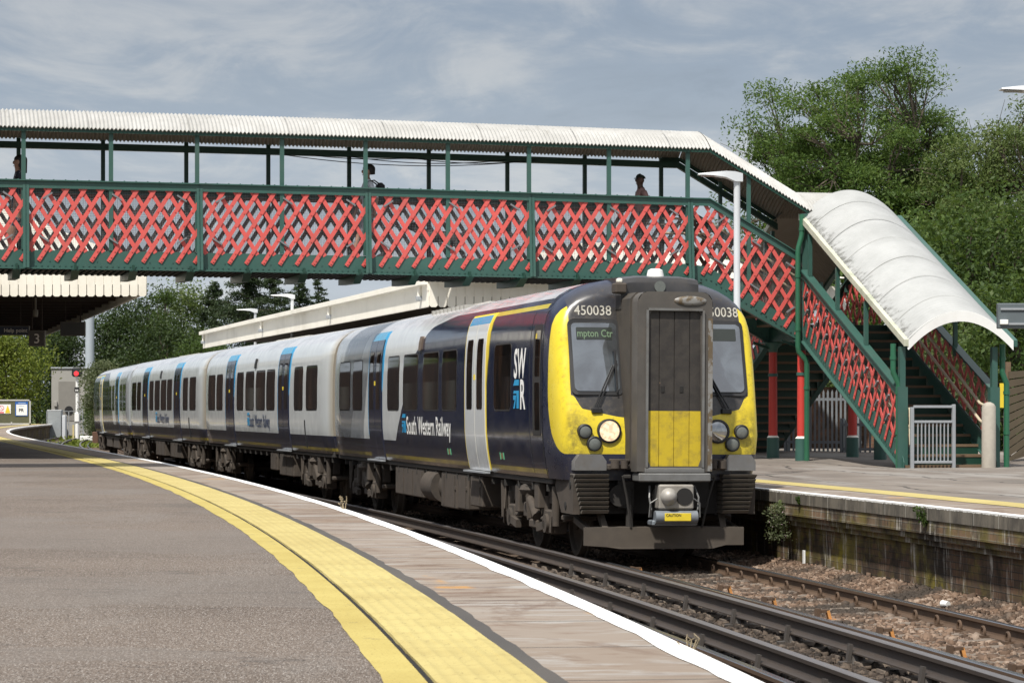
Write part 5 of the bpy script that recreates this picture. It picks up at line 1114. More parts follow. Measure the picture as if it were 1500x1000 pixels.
hg=simple('hut_grey',(.30,.29,.265),.7,0,.1,1); hd=simple('hut_door_grey',(.20,.19,.17),.7,0,.15,2)
b=MB(); b.bbox((-w,-.0,0),(w*1.15,3,H),.03); b.build('wall',hg,t)
b=MB(); b.bbox((-w-.05,-.1,H),(w*1.2,3.1,H+.12),.02); b.build('roof',MT['steel'],t)
b=MB(); b.box((-w*.62,-.03,1.2),(w*.5,0,H-1.0)); b.build('door',hd,t)
b=MB(); b.disc((-.1,-.06,2.05),(0,1,0),.33,.08,18); b.build('fan_vent',MT['black'],t); b=MB(); b.bbox((-w*.85,-.2,2.35),(-w*.68,0,2.75),.02); b.build('junction_box',hg,t)
b=MB()
for x in np.linspace(-w*1.1,w*1.2,7): b.box((x-.03,-1.2,0),(x+.03,-1.14,2.0))
for z in (.9,1.95): b.box((-w*1.1,-1.2,z),(w*1.2,-1.16,z+.05))
b.build('guard_rail',MT['steel'],t)
P=at(85,196,z=.6); t=thing('equipment_cabinet','pale grey trackside cabinet in front of the hut','cabinet',Matrix.Translation(P)); h=at(85,196,601).z-P.z
b=MB(); b.bbox((-.72,-.4,-1.2),(.3,.4,h),.03); b.build('case',simple('cabinet_grey',(.26,.28,.29),.5),t); b=MB(); b.bbox((.36,-.4,-1.2),(.62,.3,h-.35),.03); b.build('side_case',MT['lamp_grey'],t); b=MB(); b.box((-.74,-.42,h-.02),(.32,.42,h+.05)); b.build('lid',MT['lamp_grey'],t)
P=at(131.5,226,z=-.3); t=thing('mast','thick pale grey mast standing behind the left canopy corner','mast',Matrix.Translation(P)); b=MB(); b.tube([(0,0,0),(0,0,11.5)],[.41,.37],16); b.build('pole',simple('mast_grey',(.36,.40,.44),.5,0,.1,1),t,None,40); b=MB(); b.tube([(0,0,2.2),(0,0,2.35)],[.55,.55],16); b.build('collar',MT['steel'],t)
# glazed end fence with notices
a=at(-30,186,z=PZ); c=at(45,186,z=PZ); t=thing('end_fence','low framed platform end fence carrying warning and PR notices','fence',Matrix.Translation(c)); H=at(45,186,585).z-PZ; L=c.x-a.x
b=MB(); b.box((-.09,-.05,0),(0,.05,H)); b.box((-L,-.05,0),(-L+.09,.05,H)); b.box((-L,-.05,H-.09),(0,.05,H)); b.box((-L,-.05,.02),(0,.05,.12)); b.box((-1.4,-.06,.05),(-1.3,-.05,.2)); b.build('frame',simple('fence_frame',(.46,.45,.42),.6),t)
b=MB(); b.box((-L+.09,-.01,.12),(-.09,.01,H-.09)); b.build('panel',simple('fence_panel',(.10,.10,.055),.4,0,.3,2),t)
b=MB(); x1=at(41,186,z=0).x-c.x; x0=at(22.5,186,z=0).x-c.x; z0=at(0,186,609).z-PZ; z1=at(0,186,588).z-PZ; b.box((x0,-.05,z0),(x1,-.012,z1)); pb=b.build('notice_board',simple('notice_blue',(.02,.10,.34),.5),t)
b=MB(); b.box((x0+.07,-.06,z0+.05),(x1-.05,-.05,z1-.2)); b.build('notice_sheet',MT['white'],pb)
V,Fs,wd=text_mesh('PR',.22,.008,1,align='CENTER'); b=MB(); b.add([((x0+x1)/2+x,-.066,z0+.30+y) for x,y in V],Fs); b.build('lettering',MT['black'],pb)
b=MB(); b.box((x0+.25,-.066,z1-.33),(x1-.25,-.0605,z1-.30)); b.box((x0+.2,-.056,z1-.13),(x1-.15,-.051,z1-.07)); b.build('small_print',simple('print_grey',(.3,.4,.55),.6),pb)
wx0=at(-4,186,z=0).x-c.x; wx1=at(16,186,z=0).x-c.x; wz0=at(0,186,605.5).z-PZ; wz1=at(0,186,592).z-PZ
b=MB(); b.box((wx0,-.05,wz0),(wx1,-.012,wz1)); wn=b.build('warning_sign',MT['white'],t)
b=MB(); m=(wx0+wx1)/2; b.prism([(m+.10,wz0+.14),(wx1-.05,wz0+.14),((m+.10+wx1-.05)/2,wz1-.05)],lambda p,q,t_:(p,-.052-.006*t_,q)); b.box((m+.1,-.058,wz0+.03),(wx1-.05,-.051,wz0+.13)); b.build('hazard_triangle',MT['yellow'],wn)
b=MB(); b.loft([[(wx0+.30+r*math.cos(k),-.056,(wz0+wz1)/2+.06+r*math.sin(k)) for k in np.linspace(0,6.283,18,endpoint=False)] for r in (.19,.155)],True); b.bar((wx0+.18,-.056,wz1-.13),(wx0+.42,-.056,wz0+.26),.03,.004,(0,1,0)); b.box((wx0+.08,-.058,wz0+.03),(m,-.051,wz0+.12)); b.build('prohibition_mark',simple('sign_red',(.6,.03,.04),.5),wn)
# bits on the ground at the far left
P=at(131,172,z=-.05); b=MB(); b.bbox((-.6,-.2,0),(.5,.2,.32),.04); o=b.build('trackside_case',MT['white'],None,Matrix.Translation(P)); tag(o,'small white trackside case in the grass near the red signal','case')
P=at(140,160,z=-.1); b=MB(); b.bbox((-.18,-.15,0),(.18,.15,.75),.03); o=b.build('rusty_post',simple('rust_post',(.10,.05,.03),.8),None,Matrix.Translation(P)); tag(o,'squat rusty post beside the tail of the train','post')
# ------------------------------------------------------------------ fences and walls behind the stairs
def palisade(label,p0,p1,z0,h,pitch,mat,w=.045,rails=(.18,.85)):
    d=(Vector(p1)-Vector(p0)); L=d.length; rzz=math.atan2(d.y,d.x); t=thing('steel_fence',label,'fence',TR((p0[0],p0[1],z0),rzz)); n=int(L/pitch)
    b=MB()
    for k in range(n+1):
        x=k*pitch; b.prism([(x-w/2,.03),(x+w/2,.03),(x+w/2,h-.06),(x,h),(x-w/2,h-.06)],lambda p,q,tt:(p,-.012+.012*tt,q))
    b.build('pales',mat,t); b=MB()
    for f in rails: b.box((0,.0,h*f-.03),(L,.03,h*f+.03))
    b.build('rail',mat,t); b=MB()
    x=0
    while x<=L: b.box((x-.04,.03,-.1),(x+.04,.11,h+.02)); x+=1.9
    b.build('post',mat,t); return t
fg=simple('fence_grey',(.20,.22,.235),.5,.2,.15,4)
p0=at(1150,58.0,z=0); p1=at(1262,57.2,z=0); palisade('tall grey steel fence behind the red columns',p0,p1,1.02,1.40,.10,fg)
p0=at(1232,56.4,z=0); p1=at(1345,55.4,z=0); palisade('lower grey railing in front of the brick wall beneath the stair flight',p0,p1,1.0,.78,.115,fg)
b=MB(); b.uv=[]; p0=at(1080,64,z=.9); p1=at(1480,60,z=.9); L=(p1-p0).length
b.add([p0,p1,p1+Vector((0,0,1.62)),p0+Vector((0,0,1.62)),p0+Vector((.05,.25,0)),p1+Vector((.05,.25,0)),p1+Vector((.05,.25,1.62)),p0+Vector((.05,.25,1.62))],[(0,1,2,3),(5,4,7,6),(3,2,6,7),(1,5,6,2),(0,3,7,4)]); b.uv=[(0,0),(L,0),(L,1.62),(0,1.62),(0,0),(L,0),(L,1.62),(0,1.62)]
tag(b.build('brick_wall',MT['brick_garden']),'mottled red brick boundary wall behind the steel fence','wall')
t=thing('timber_fence','weathered diagonal boarded timber fence at the right edge','fence',TR(at(1478,50.5,z=1.0),R(10))); b=MB()
for k in range(16):
    z=-.9+k*.165; x0,x1=0,2.2; poly=[(0,z),(0,z+.14),(2.2,z+.14+1.5),(2.2,z+1.5)]
    pl=[(x,min(max(q,0),1.85)) for x,q in poly]; b.prism(pl,lambda p,q,tt:(p,-.03*tt+.0015*k,q)) if pl[0][1]!=pl[2][1] else None
b.build('boards',simple('weathered_boards',(.085,.066,.042),.85,0,.3,3,(.08,.09,.05),.5),t); b=MB(); b.box((-.05,.03,0),(.05,.13,1.9)); b.box((1.9,.03,0),(2.0,.13,1.9)); b.build('post',MT['wood_nose'],t)
# yellow notice on a post beside the stair foot
P=at(1472,49.5,py=0,z=0); t=thing('warning_notice','small yellow notice half hidden behind the right hand stair post','notice',Matrix.Translation((P.x,P.y,1.0))); b=MB(); b.box((-.10,-.02,1.02),(.05,0,1.48)); b.build('board',MT['yellow'],t); b=MB(); b.box((-.02,0,0),(.02,.04,1.45)); b.build('post',MT['steel'],t)
# small things by the wall
b=MB(); b.bbox((-.022,-.035,-.07),(.0,.035,.15),.004); o=b.build('marker_plate',MT['white'],None,TR(off(33.0,RO+.195,0),E_a(33))); tag(o,'small white marker plate fixed low on the brick platform wall','plate')
P=at(1385,27.6,z=-.055); b=MB(); b.loft([[(r*math.cos(k),y,r*math.sin(k)) for k in np.linspace(0,6.283,14,endpoint=False)] for r,y in ((.030,-.045),(.036,.05))],True,True); o=b.build('paper_cup',MT['white'],None,TR(P,R(30))); tag(o,'discarded white paper cup lying on the ballast by the wall','cup')
# ------------------------------------------------------------------ vegetation
def leaf_mat(name,cols,trans=.35):
    g=G(name,.55,0,.25); gi=g.n('ShaderNodeNewGeometry'); n=g.noise(.55,3); f=g.math('ADD',g.math('MULTIPLY',gi.outputs['Random Per Island'],.65),g.math('MULTIPLY',g.ss(n,.3,.7),.35))
    c=g.ramp(f,[(i/(len(cols)-1),c) for i,c in enumerate(cols)]); g.inp(g.b,'Base Color',c)
    tr=g.n('ShaderNodeBsdfTranslucent'); g.inp(tr,'Color',g.mix(.5,c,(.12,.16,.02),'ADD')); mx=g.n('ShaderNodeMixShader'); g.inp(mx,0,trans)
    g.L.new(g.b.outputs[0],mx.inputs[1]); g.L.new(tr.outputs[0],mx.inputs[2]); g.L.new(mx.outputs[0],g.N['Material Output'].inputs[0]); return g.mat
LM={'ash':leaf_mat('ash_leaves',[(.024,.052,.010),(.052,.098,.019),(.088,.145,.030),(.14,.195,.055)]),
 'olive':leaf_mat('olive_leaves',[(.036,.060,.016),(.074,.112,.030),(.125,.165,.052),(.18,.215,.09)]),
 'pine':leaf_mat('pine_needles',[(.010,.019,.008),(.020,.036,.014),(.036,.056,.022),(.06,.08,.036)],.12),
 'dark':leaf_mat('dark_leaves',[(.009,.018,.006),(.018,.034,.009),(.032,.055,.014),(.055,.08,.022)],.2),
 'mid':leaf_mat('mid_leaves',[(.016,.034,.008),(.035,.066,.013),(.06,.10,.021),(.105,.145,.04)]),
 'lime':leaf_mat('yellow_green_leaves',[(.05,.075,.010),(.10,.135,.016),(.16,.19,.028),(.23,.25,.05)]),
 'pale':leaf_mat('pale_willow_leaves',[(.04,.055,.022),(.08,.10,.045),(.13,.15,.08),(.19,.20,.12)])}
BARK=simple('bark',(.085,.068,.05),.9,0,.3,4)
def branches(b,p,d,L,r,depth,ends,rs,spread,up):
    """recursive limbs; leaf anchors are collected at the ends"""
    n=5; pts=[p]; dd=d.copy()
    for i in range(n):
        dd=(dd+Vector((rs.gauss(0,.13),rs.gauss(0,.13),rs.gauss(0,.08)+up*.06))).normalized(); pts.append(pts[-1]+dd*L/n)
    b.tube(pts,[r*(1-.5*i/n) for i in range(n+1)],6 if depth>1 else 4,False)
    if depth<=0: ends.append(pts[-1]); ends.append(pts[-2]); return
    if depth<=1: ends.append(pts[3])
    for i in range(rs.choice((2,3,3)) if depth>1 else 3):
        a=rs.uniform(0,6.28); s=spread*rs.uniform(.55,1.15); ax=dd.orthogonal().normalized(); ax.rotate(Matrix.Rotation(a,3,dd)); nd=(dd*math.cos(s)+ax*math.sin(s)+Vector((0,0,up*.18))).normalized()
        st=pts[-1] if i else pts[-1]; st=pts[rs.choice((3,4,5))] if i else pts[-1]
        branches(b,st,nd,L*rs.uniform(.62,.86),r*.52,depth-1,ends,rs,spread,up)
def leaves(name,mat,parent,cents,sig,n,size,flat=.75,rng=None,droop=0.0,aspect=.5):
    rng=rng or RNG; cents=np.array(cents,float); idx=rng.integers(0,len(cents),n); sig=np.array(sig) if np.ndim(sig) else np.full(len(cents),sig)
    gs=np.clip(rng.normal(0,1,(n,3)),-1.9,1.9); P=cents[idx]+gs*sig[idx][:,None]*np.array([1,1,flat]); P[:,2]-=droop*np.abs(rng.normal(0,1,n))*sig[idx]
    a=rng.normal(0,1,(n,3)); a/=np.linalg.norm(a,axis=1)[:,None]; c=rng.normal(0,1,(n,3)); c=np.cross(a,c); c/=np.linalg.norm(c,axis=1)[:,None]
    s=size*rng.uniform(.6,1.35,n)[:,None]; u=a*s; v=c*s*aspect
    V=np.stack([P-u*.5,P+v*.5-u*.05,P+u*.55,P-v*.5-u*.05],1).reshape(-1,3); Q=np.arange(4*n).reshape(-1,4)
    return fast_mesh(name,V,Q,mat,parent)
def tree(px,D,w,ztop,zbase,kind,label,seed,n=9000,size=.3,group=None,name='broadleaf_tree',trunk=.25,zcrown=None,lobes=44,sig=.15):
    rs=random.Random(seed); rng=np.random.default_rng(seed); P=at(px,D,z=zbase); t=thing(name,label,'tree',Matrix.Translation(P),group); H=ztop-zbase; zc0=(zcrown-zbase) if zcrown is not None else H*.12
    b=MB(); b.tube([(0,0,-.3),(rs.uniform(-.1,.1),0,H*.3),(rs.uniform(-.3,.3),0,H*.8)],[trunk,trunk*.7,trunk*.15],8,False); cents=[];sg=[]
    for i in range(lobes):
        a=rs.uniform(0,6.28); f=rs.uniform(0,1)**.8; z=zc0+(H-zc0)*f*.94; env=math.sin(math.pi*min(1,(.12+.80*f)))**.7; rr=w/2*env*rs.uniform(.25,.95); c=(rr*math.cos(a),rr*math.sin(a)*.8,z); s=w*sig*rs.uniform(.6,1.25); cents.append(c); sg.append(min(s,(H-zc0)*.2))
        b.tube([(0,0,max(H*.1,z*.55)),(c[0]*.5,c[1]*.5,z*.8),c],[trunk*.35,trunk*.22,trunk*.06],5,False)
    b.build('trunk',BARK,t); leaves('crown',LM[kind],t,cents,sg,n,size,.7,rng); return t
def conifer(px,D,w,ztop,zbase,label,seed,n=7000,size=.34,group=None):
    rs=random.Random(seed); rng=np.random.default_rng(seed); P=at(px,D,z=zbase); t=thing('pine_tree',label,'tree',Matrix.Translation(P),group); H=ztop-zbase; b=MB(); b.tube([(0,0,-.3),(.1,0,H*.5),(0,0,H)],[.3,.2,.03],8,False); cents=[];sg=[]
    for i in range(120):
        f=rs.random()**.8; z=H*(.12+.87*f); rr=w*.62*(1-f)**.6*rs.uniform(.25,1)+.1; a=rs.uniform(0,6.28); c=(rr*math.cos(a),rr*math.sin(a),z); cents.append(c); sg.append(w*.088*(1.3-f)); b.tube([(0,0,z-.2),c],[.06,.02],4,False)
    for k in range(7): cents.append((0,0,H*(.82+.03*k))); sg.append(.22)
    b.build('trunk',BARK,t); leaves('crown',LM['pine'],t,cents,sg,n,size,.42,rng,aspect=.35); return t
# the big ash trees on the right: limbs reach out to leaf clusters spread through a domed crown
def big_tree(P,label,seed,cz,rx,ry,rz,n,size,kind='ash',ncl=150,sig=.36,stem=3.0):
    rs=random.Random(seed); rng=np.random.default_rng(seed); t=thing('ash_tree',label,'tree',Matrix.Translation(P)); b=MB(); nodes=[]
    b.tube([(0,0,-.3),(.05,0,stem*.5),(.0,.05,stem)],[.34,.28,.24],10,False)
    for i in range(11):                                # main limbs
        a=6.283*i/11+rs.uniform(-.25,.25); f=rs.uniform(.35,.75); e=rs.uniform(-.1,.8); tip=Vector((rx*f*math.cos(a)*math.cos(e),ry*f*math.sin(a)*math.cos(e),cz+rz*.75*math.sin(e)))
        st=Vector((0,0,stem*rs.uniform(.8,1.0))); pts=[st]
        for k in range(1,8):
            u=k/7; q=st.lerp(tip,u)+Vector((rs.gauss(0,.10),rs.gauss(0,.10),-.45*math.sin(math.pi*u)*(1-e*.6))); pts.append(q)
        b.tube(pts,[.15*(1-.78*k/7) for k in range(8)],6,False); nodes+=pts[3:]
    cents=[];sg=[]
    for i in range(ncl):
        while True:
            v=Vector((rs.gauss(0,1),rs.gauss(0,1),rs.gauss(0,1))).normalized()
            if v.z>-.55: break
        f=rs.uniform(.12,1.0)**.6; w=1+.07*math.sin(3*math.atan2(v.y,v.x)+seed)+.06*math.sin(5*v.z+seed*2)
        c=Vector((v.x*rx*f*w,v.y*ry*f*w,cz+v.z*rz*f*w)); s_=sig*rs.uniform(.55,1.35); cents.append(tuple(c)); sg.append(s_)
        nd=min(nodes,key=lambda q:(q-c).length); m=nd.lerp(c,.5)+Vector((rs.gauss(0,.12),rs.gauss(0,.12),rs.gauss(.05,.12))); b.tube([nd,m,c],[.045,.03,.012],4,False)
        for j in range(3): d=c+Vector((rs.gauss(0,s_),rs.gauss(0,s_),rs.gauss(0,s_*.7))); b.tube([m,d],[.016,.006],3,False)
    b.build('trunk',BARK,t,None,50); leaves('crown',LM[kind],t,cents,sg,n,size,.58,rng,aspect=.42); return t
big_tree(at(1262,75,z=.6),'tall spreading ash tree rising behind the white stair roof',5,7.0,3.6,3.2,4.25,130000,.10,ncl=330,sig=.31,stem=3.6)
big_tree(at(1482,72,z=.6),'second ash tree further right, partly cut by the right edge',12,5.6,2.7,2.6,4.3,95000,.10,'olive',ncl=230,sig=.31,stem=2.6)
tree(1425,66,6.0,6.9,.6,'mid','dark leafy bush below the ash trees, right of the stair roof',21,24000,.14,lobes=44,name='bush')
tree(1345,70,5.5,6.6,.6,'ash','green leafy bush behind the white stair roof',22,18000,.15,lobes=40,name='bush')
tree(1495,58,3.4,4.6,.8,'mid','green bush at the right edge above the timber fence',23,9000,.13,lobes=26,name='bush')
tree(1215,66,4.0,2.9,.8,'olive','low climbing shrub on the brick wall behind the fence',24,5000,.12,lobes=26,name='bush')
tree(1400,60,3.4,3.6,.8,'olive','leafy shrub seen through the arch of the stair roof',25,8000,.12,lobes=26,name='bush')
# left background
tree(4,200,6.8,at(0,200,492).z,-.2,'lime','yellow green leafy tree behind the platform end fence at the left edge',31,18000,0.22,lobes=34)
tree(88,246,5.4,at(0,246,486).z,-.2,'dark','dark green slim tree behind the screen, left of the grey mast',32,14000,0.22)
tree(153,168,2.7,at(0,168,531).z,-.3,'pale','pale willowy bush beside the tail of the train',33,13000,0.15,name='bush',lobes=30)
tree(146,186,2.4,at(0,186,560).z,-.3,'mid','green bush in the grass behind the red signal',34,9000,0.17,name='bush')
tree(212,250,10,at(0,250,428).z,-.2,'dark','broad green tree in the gap between the canopies',35,22000,0.28)
tree(262,262,8,at(0,262,424).z,-.2,'olive','mottled olive tree left of the pointed pine',36,18000,0.28)
tree(172,246,8,at(0,246,468).z,-.2,'dark','dark tree right of the grey mast',37,16000,0.28)
tree(245,240,9,at(0,240,478).z,-.2,'dark','dark low tree above the tail of the train',38,17000,0.28)
tree(292,215,5.4,at(0,215,492).z,-.2,'mid','bright green bush at the far end of the cream canopy',39,12000,0.21,name='bush')
tree(56,252,9,at(0,250,470).z,-.2,'dark','dark tree under the left canopy behind the number sign',40,16000,0.28)
tree(238,246,2.6,at(0,246,408).z,-.2,'mid','thin sprig topped tree beside the left canopy corner',41,3000,0.20,lobes=14)
conifer(314,255,6.0,at(0,255,415).z,-.3,'pointed pine just left of the broad dark pine',51,13000,0.28)
conifer(362,250,10.5,at(0,250,398).z,-.3,'broad dark pine rising behind the cream canopy under the bridge',52,22000,0.28)
conifer(402,258,8,at(0,258,396).z,-.3,'dark pine behind the canopy lamp heads',53,16000,0.28)
conifer(438,262,5.5,at(0,262,407).z,-.3,'small pine above the canopy roof, second from the right',54,9000,0.26)
conifer(466,264,4.5,at(0,264,409).z,-.3,'smallest pine, rightmost above the canopy roof',55,7000,0.26)
for i,(x,y,w,h) in enumerate(((-42,118,9,8),(-52,140,11,10),(-38,100,7,6),(-60,165,12,11),(-36,150,8,9),(-46,185,10,9),(-52,205,10,9),(-62,225,11,10),(-70,205,11,10),(-56,240,10,9))):
    tree(750+F*x/y,y,w,h,-.2,('mid','dark','olive')[i%3],'tree beyond the left edge of the view whose reflection shows in the carriage windows',60+i,4500,.5,group='trees beyond the left edge')
# weeds
def weed(name,P,h,n,label,kind='mid',seed=1,w=.2,flower=None,droop=.0):
    rs=random.Random(seed); rng=np.random.default_rng(seed); t=thing(name,label,'plant',Matrix.Translation(P)); b=MB(); cents=[]
    for i in range(14):
        a=rs.uniform(0,6.28); q=Vector((math.cos(a)*w*rs.random(),math.sin(a)*w*.4*rs.random(),h*rs.uniform(.2,1))); b.tube([(0,0,0),q*.5+Vector((0,0,.02)),q],[.004,.003,.002],4,False); cents.append(tuple(q)); cents.append(tuple(q*.6))
    b.build('stem',simple('weed_stem',(.10,.13,.04),.7),t); leaves('leaf_cluster',LM[kind],t,cents,abs(h)*.09,n,.035,.8,rng)
    if flower: leaves('flower_head',simple('pale_flower',flower,.7),t,cents,abs(h)*.12,60,.018,.8,rng)
weed('flowering_weed',off(33.35,RO+.0,.80)+Vector((-.03,-.02,0)),-.50,950,'leafy flowering weed hanging from the platform wall beside the train front','pale',2,.15,(.5,.35,.42))
weed('small_weed',off(28.0,RO-.02,.68),.22,300,'small green weed growing from the broken brick course','mid',3,.12)
weed('small_weed',off(32.6,RO-.02,.76),.10,120,'tiny green tuft in the joint right of the flowering weed','mid',5,.07)
def dry_weed(P,h,label,seed):
    rs=random.Random(seed); t=thing('dry_weed',label,'plant',Matrix.Translation(P)); b=MB()
    for i in range(7):
        x=rs.uniform(-.05,.05); k=rs.uniform(.5,1); b.tube([(x*.3,0,-.02),(x,rs.uniform(-.02,.02),h*k*.7),(x+rs.uniform(-.03,.03),0,h*k)],[.004,.003,.002],4); 
        for j in range(0 if seed==2 else 5): c=(x+rs.uniform(-.015,.015),rs.uniform(-.012,.012),h*k*rs.uniform(.6,1)); b.ball(c,.006,6,4)
    b.build('stem',simple('dry_stem',(.30,.24,.15),.8,0,.4,60),t)
dry_weed(off(28.1,-.02,PZ),.16,'dry brown weed on the white platform edge near the rear bogie',1)
dry_weed(off(11.9,.03,PZ-.02),.075,'curly dry weed sprouting over the white edge at the bottom',2)
# grass tufts at the far left bank
tag(leaves('grass_bank',LM['lime'],None,[tuple(at(px,D,z=-.45)) for px,D in [(random.uniform(100,155),random.uniform(150,205)) for _ in range(60)]],[.9]*60,9000,.30,.25),'rough green grass on the bank round the red signal','grass',None,'stuff')
# ------------------------------------------------------------------ people on the footbridge
def skin_body(name,nodes,edges,mats,regions,M,sub=1):
    """nodes: name -> (xyz, radius); one continuous skinned surface, materials by nearest limb"""
    ks=list(nodes); me=bpy.data.meshes.new(name); me.from_pydata([nodes[k][0] for k in ks],[(ks.index(a),ks.index(c)) for a,c in edges],[]); o=bpy.data.objects.new(name,me); C.objects.link(o)
    md=o.modifiers.new('s','SKIN'); md.use_smooth_shade=True
    for i,k in enumerate(ks): r=nodes[k][1]; sv=me.skin_vertices[0].data[i]; sv.radius=(r,r) if not isinstance(r,tuple) else r; sv.use_root=(i==0)
    ms=o.modifiers.new('d','SUBSURF'); ms.levels=sub; ms.render_levels=sub
    dg=bpy.context.evaluated_depsgraph_get(); nm=bpy.data.meshes.new_from_object(o.evaluated_get(dg)); bpy.data.objects.remove(o); bpy.data.meshes.remove(me); nm.name=name
    nm.materials.clear()
    for m in mats: nm.materials.append(m)
    seg=[(Vector(nodes[a][0]),Vector(nodes[c][0]),regions.get((a,c),regions.get(c,0))) for a,c in edges]
    for p in nm.polygons:
        best=(9,0)
        for a,c,mi in seg:
            e=c-a; t=max(0,min(1,(p.center-a).dot(e)/max(e.length_squared,1e-9))); d=(p.center-(a+e*t)).length
            if d<best[0]: best=(d,mi)
        p.material_index=best[1]; p.use_smooth=True
    return link(name,nm,None,M)
def person(M,label,mats,reg,hair,stride=1.0,dress=False,armf=(.0,.0),group=None):
    """walking towards +x; mats = skin, top, legs, shoes"""
    s=stride; N={'pel':((0,0,.93),.135),'wst':((.0,0,1.08),.125),'chest':((.01,0,1.30),.15),'neckb':((.0,0,1.46),.085),'neck':((.02,0,1.53),.055),'jaw':((.045,0,1.60),.068),'head':((.025,0,1.685),.095),'crown':((.0,0,1.735),.080),'nose':((.135,0,1.655),.016)}
    Ed=[('pel','wst'),('wst','chest'),('chest','neckb'),('neckb','neck'),('neck','jaw'),('jaw','head'),('head','crown'),('head','nose')]
    for sd,y,f in (('l',.1,1),('r',-.1,-1)):
        N.update({sd+'hip':((0,y,.88),.095),sd+'kn':((.16*f*s+.03,y,.50),.062),sd+'an':((.30*f*s-(.06 if f<0 else 0),y,.10+(.05 if f<0 else 0)),.042),sd+'toe':((.30*f*s+.14,y,.04+(.0 if f>0 else .02)),.035)})
        N.update({sd+'sh':((.0,y*1.95,1.42),.062),sd+'el':((-.10*f*s-.02,y*2.35,1.16),.046),sd+'wr':((-.14*f*s+.06,y*2.3,.93),.032),sd+'pa':((-.15*f*s+.08,y*2.3,.865),.034)})
        Ed+=[('pel',sd+'hip'),(sd+'hip',sd+'kn'),(sd+'kn',sd+'an'),(sd+'an',sd+'toe'),('neckb',sd+'sh'),(sd+'sh',sd+'el'),(sd+'el',sd+'wr'),(sd+'wr',sd+'pa')]
        for j,(dx,L) in enumerate(((-.030,.055),(-.010,.070),(.010,.075),(.030,.066))):
            b0=Vector(N[sd+'pa'][0]); N[sd+'f%d'%j]=((b0.x+dx,b0.y,b0.z-.045),.009); N[sd+'g%d'%j]=((b0.x+dx+.012,b0.y-.006*(1 if y>0 else -1),b0.z-.045-L*.6),.008); Ed+=[(sd+'pa',sd+'f%d'%j),(sd+'f%d'%j,sd+'g%d'%j)]
        b0=Vector(N[sd+'pa'][0]); N[sd+'th']=((b0.x+.05,b0.y,b0.z-.02),.010); N[sd+'tt']=((b0.x+.065,b0.y,b0.z-.055),.009); Ed+=[(sd+'pa',sd+'th'),(sd+'th',sd+'tt')]
        N[sd+'ear']=((.015,y*.98,1.66),.018); Ed.append(('head',sd+'ear'))
    if dress:
        N['pel']=((0,0,.93),.19); N['wst']=((0,0,1.08),.15)
        for sd in 'lr': N[sd+'hip']=((0,.09 if sd=='l' else -.09,.80),.17); k=N[sd+'kn']; N[sd+'kn']=(k[0],.15)
    base={'wst':1,'chest':1,'neckb':1,'neck':0,'jaw':0,'head':0,'crown':0,'nose':0}
    for sd in 'lr':
        base.update({sd+'hip':2,sd+'kn':2,sd+'an':2,sd+'toe':3,sd+'sh':1,sd+'el':1,sd+'wr':0,sd+'pa':0,sd+'th':0,sd+'tt':0,sd+'ear':0})
        for j in range(4): base[sd+'f%d'%j]=0; base[sd+'g%d'%j]=0
    base.update(reg); o=skin_body('person',N,Ed,mats,base,M); tag(o,label,'person',group)
    b=MB()
    for y in (.035,-.035): b.ball((.115,y,1.685),.011,8,5)
    b.build('eyes',MT['black'],o); b=MB(); b.tube([(.108,.022,1.607),(.116,0,1.605),(.108,-.022,1.607)],.006,5); b.build('mouth',simple('lip',(.22,.08,.07),.5),o)
    if hair: hair(o)
    return o
def cap_hair(r=.112,z=1.72,x=-.012,cut=1.665,mat='hair',long=False):
    def f(o):
        b=MB(); rings=[]
        for i in range(7):
            t=i/6*math.pi*.5; rr=math.cos(t)*r; zz=z+math.sin(t)*r*.85
            rings.append([(x+rr*math.cos(k)*1.08,rr*math.sin(k)*.92,zz) for k in np.linspace(0,6.283,18,endpoint=False)])
        low=[(x+(r*.98)*math.cos(k)*(1.05 if math.cos(k)<.3 else .98),r*.94*math.sin(k)*.92,z-(.10 if math.cos(k)<-.1 else .02)-(.14 if long and math.cos(k)<.2 else 0)) for k in np.linspace(0,6.283,18,endpoint=False)]
        b.loft([low]+rings,True,True); b.build('hair',MT[mat],o,None,50)
    return f
def flat_cap(o):
    b=MB(); rings=[]
    for i in range(6):
        t=i/5*math.pi*.5; rr=math.cos(t)*.090; rings.append([(.02+rr*math.cos(k)*1.08,rr*math.sin(k)*.95,1.715+math.sin(t)*.075+.012*math.cos(k)) for k in np.linspace(0,6.283,18,endpoint=False)])
    b.loft(rings,True,True); b.bbox((.08,-.05,1.70),(.145,.05,1.714),.006); b.build('flat_cap',simple('cap_dark_green',(.02,.028,.02),.8),o,None,50)
def on_bridge(u,v,rz): return MBR@Matrix.Translation((u,v,Z_FLOOR+zc(u)))@Matrix.Rotation(rz,4,'Z')
shoe=simple('dark_shoe',(.02,.02,.02),.6)
tee=simple('white_tee',(.60,.64,.68),.8,0,.06,6); shorts=simple('pale_shorts',(.42,.46,.50),.8); pink=simple('dusty_pink_shirt',(.36,.21,.19),.8); trous=simple('dark_trousers',(.028,.038,.040),.8)
g=G('patterned_dress',.8); v_=g.n('ShaderNodeTexVoronoi'); g.inp(v_,'Vector',g.tc()); g.inp(v_,'Scale',22.0); dress=g.col(g.ramp(v_.outputs[0],[(0,(.30,.29,.30)),(.32,(.16,.15,.17)),(.45,(.02,.022,.035)),(1,(.015,.016,.03))]))
person(on_bridge(-6.05,.85,math.pi),'man in a white tee shirt and pale shorts walking left across the footbridge',[MT['skin'],tee,shorts,shoe],{'lan':0,'ran':0},cap_hair())
person(on_bridge(-.70,.85,math.pi),'man in a dark flat cap and dusty pink shirt near the top of the stairs',[MT['skin_dark'],pink,trous,shoe],{},flat_cap,.7)
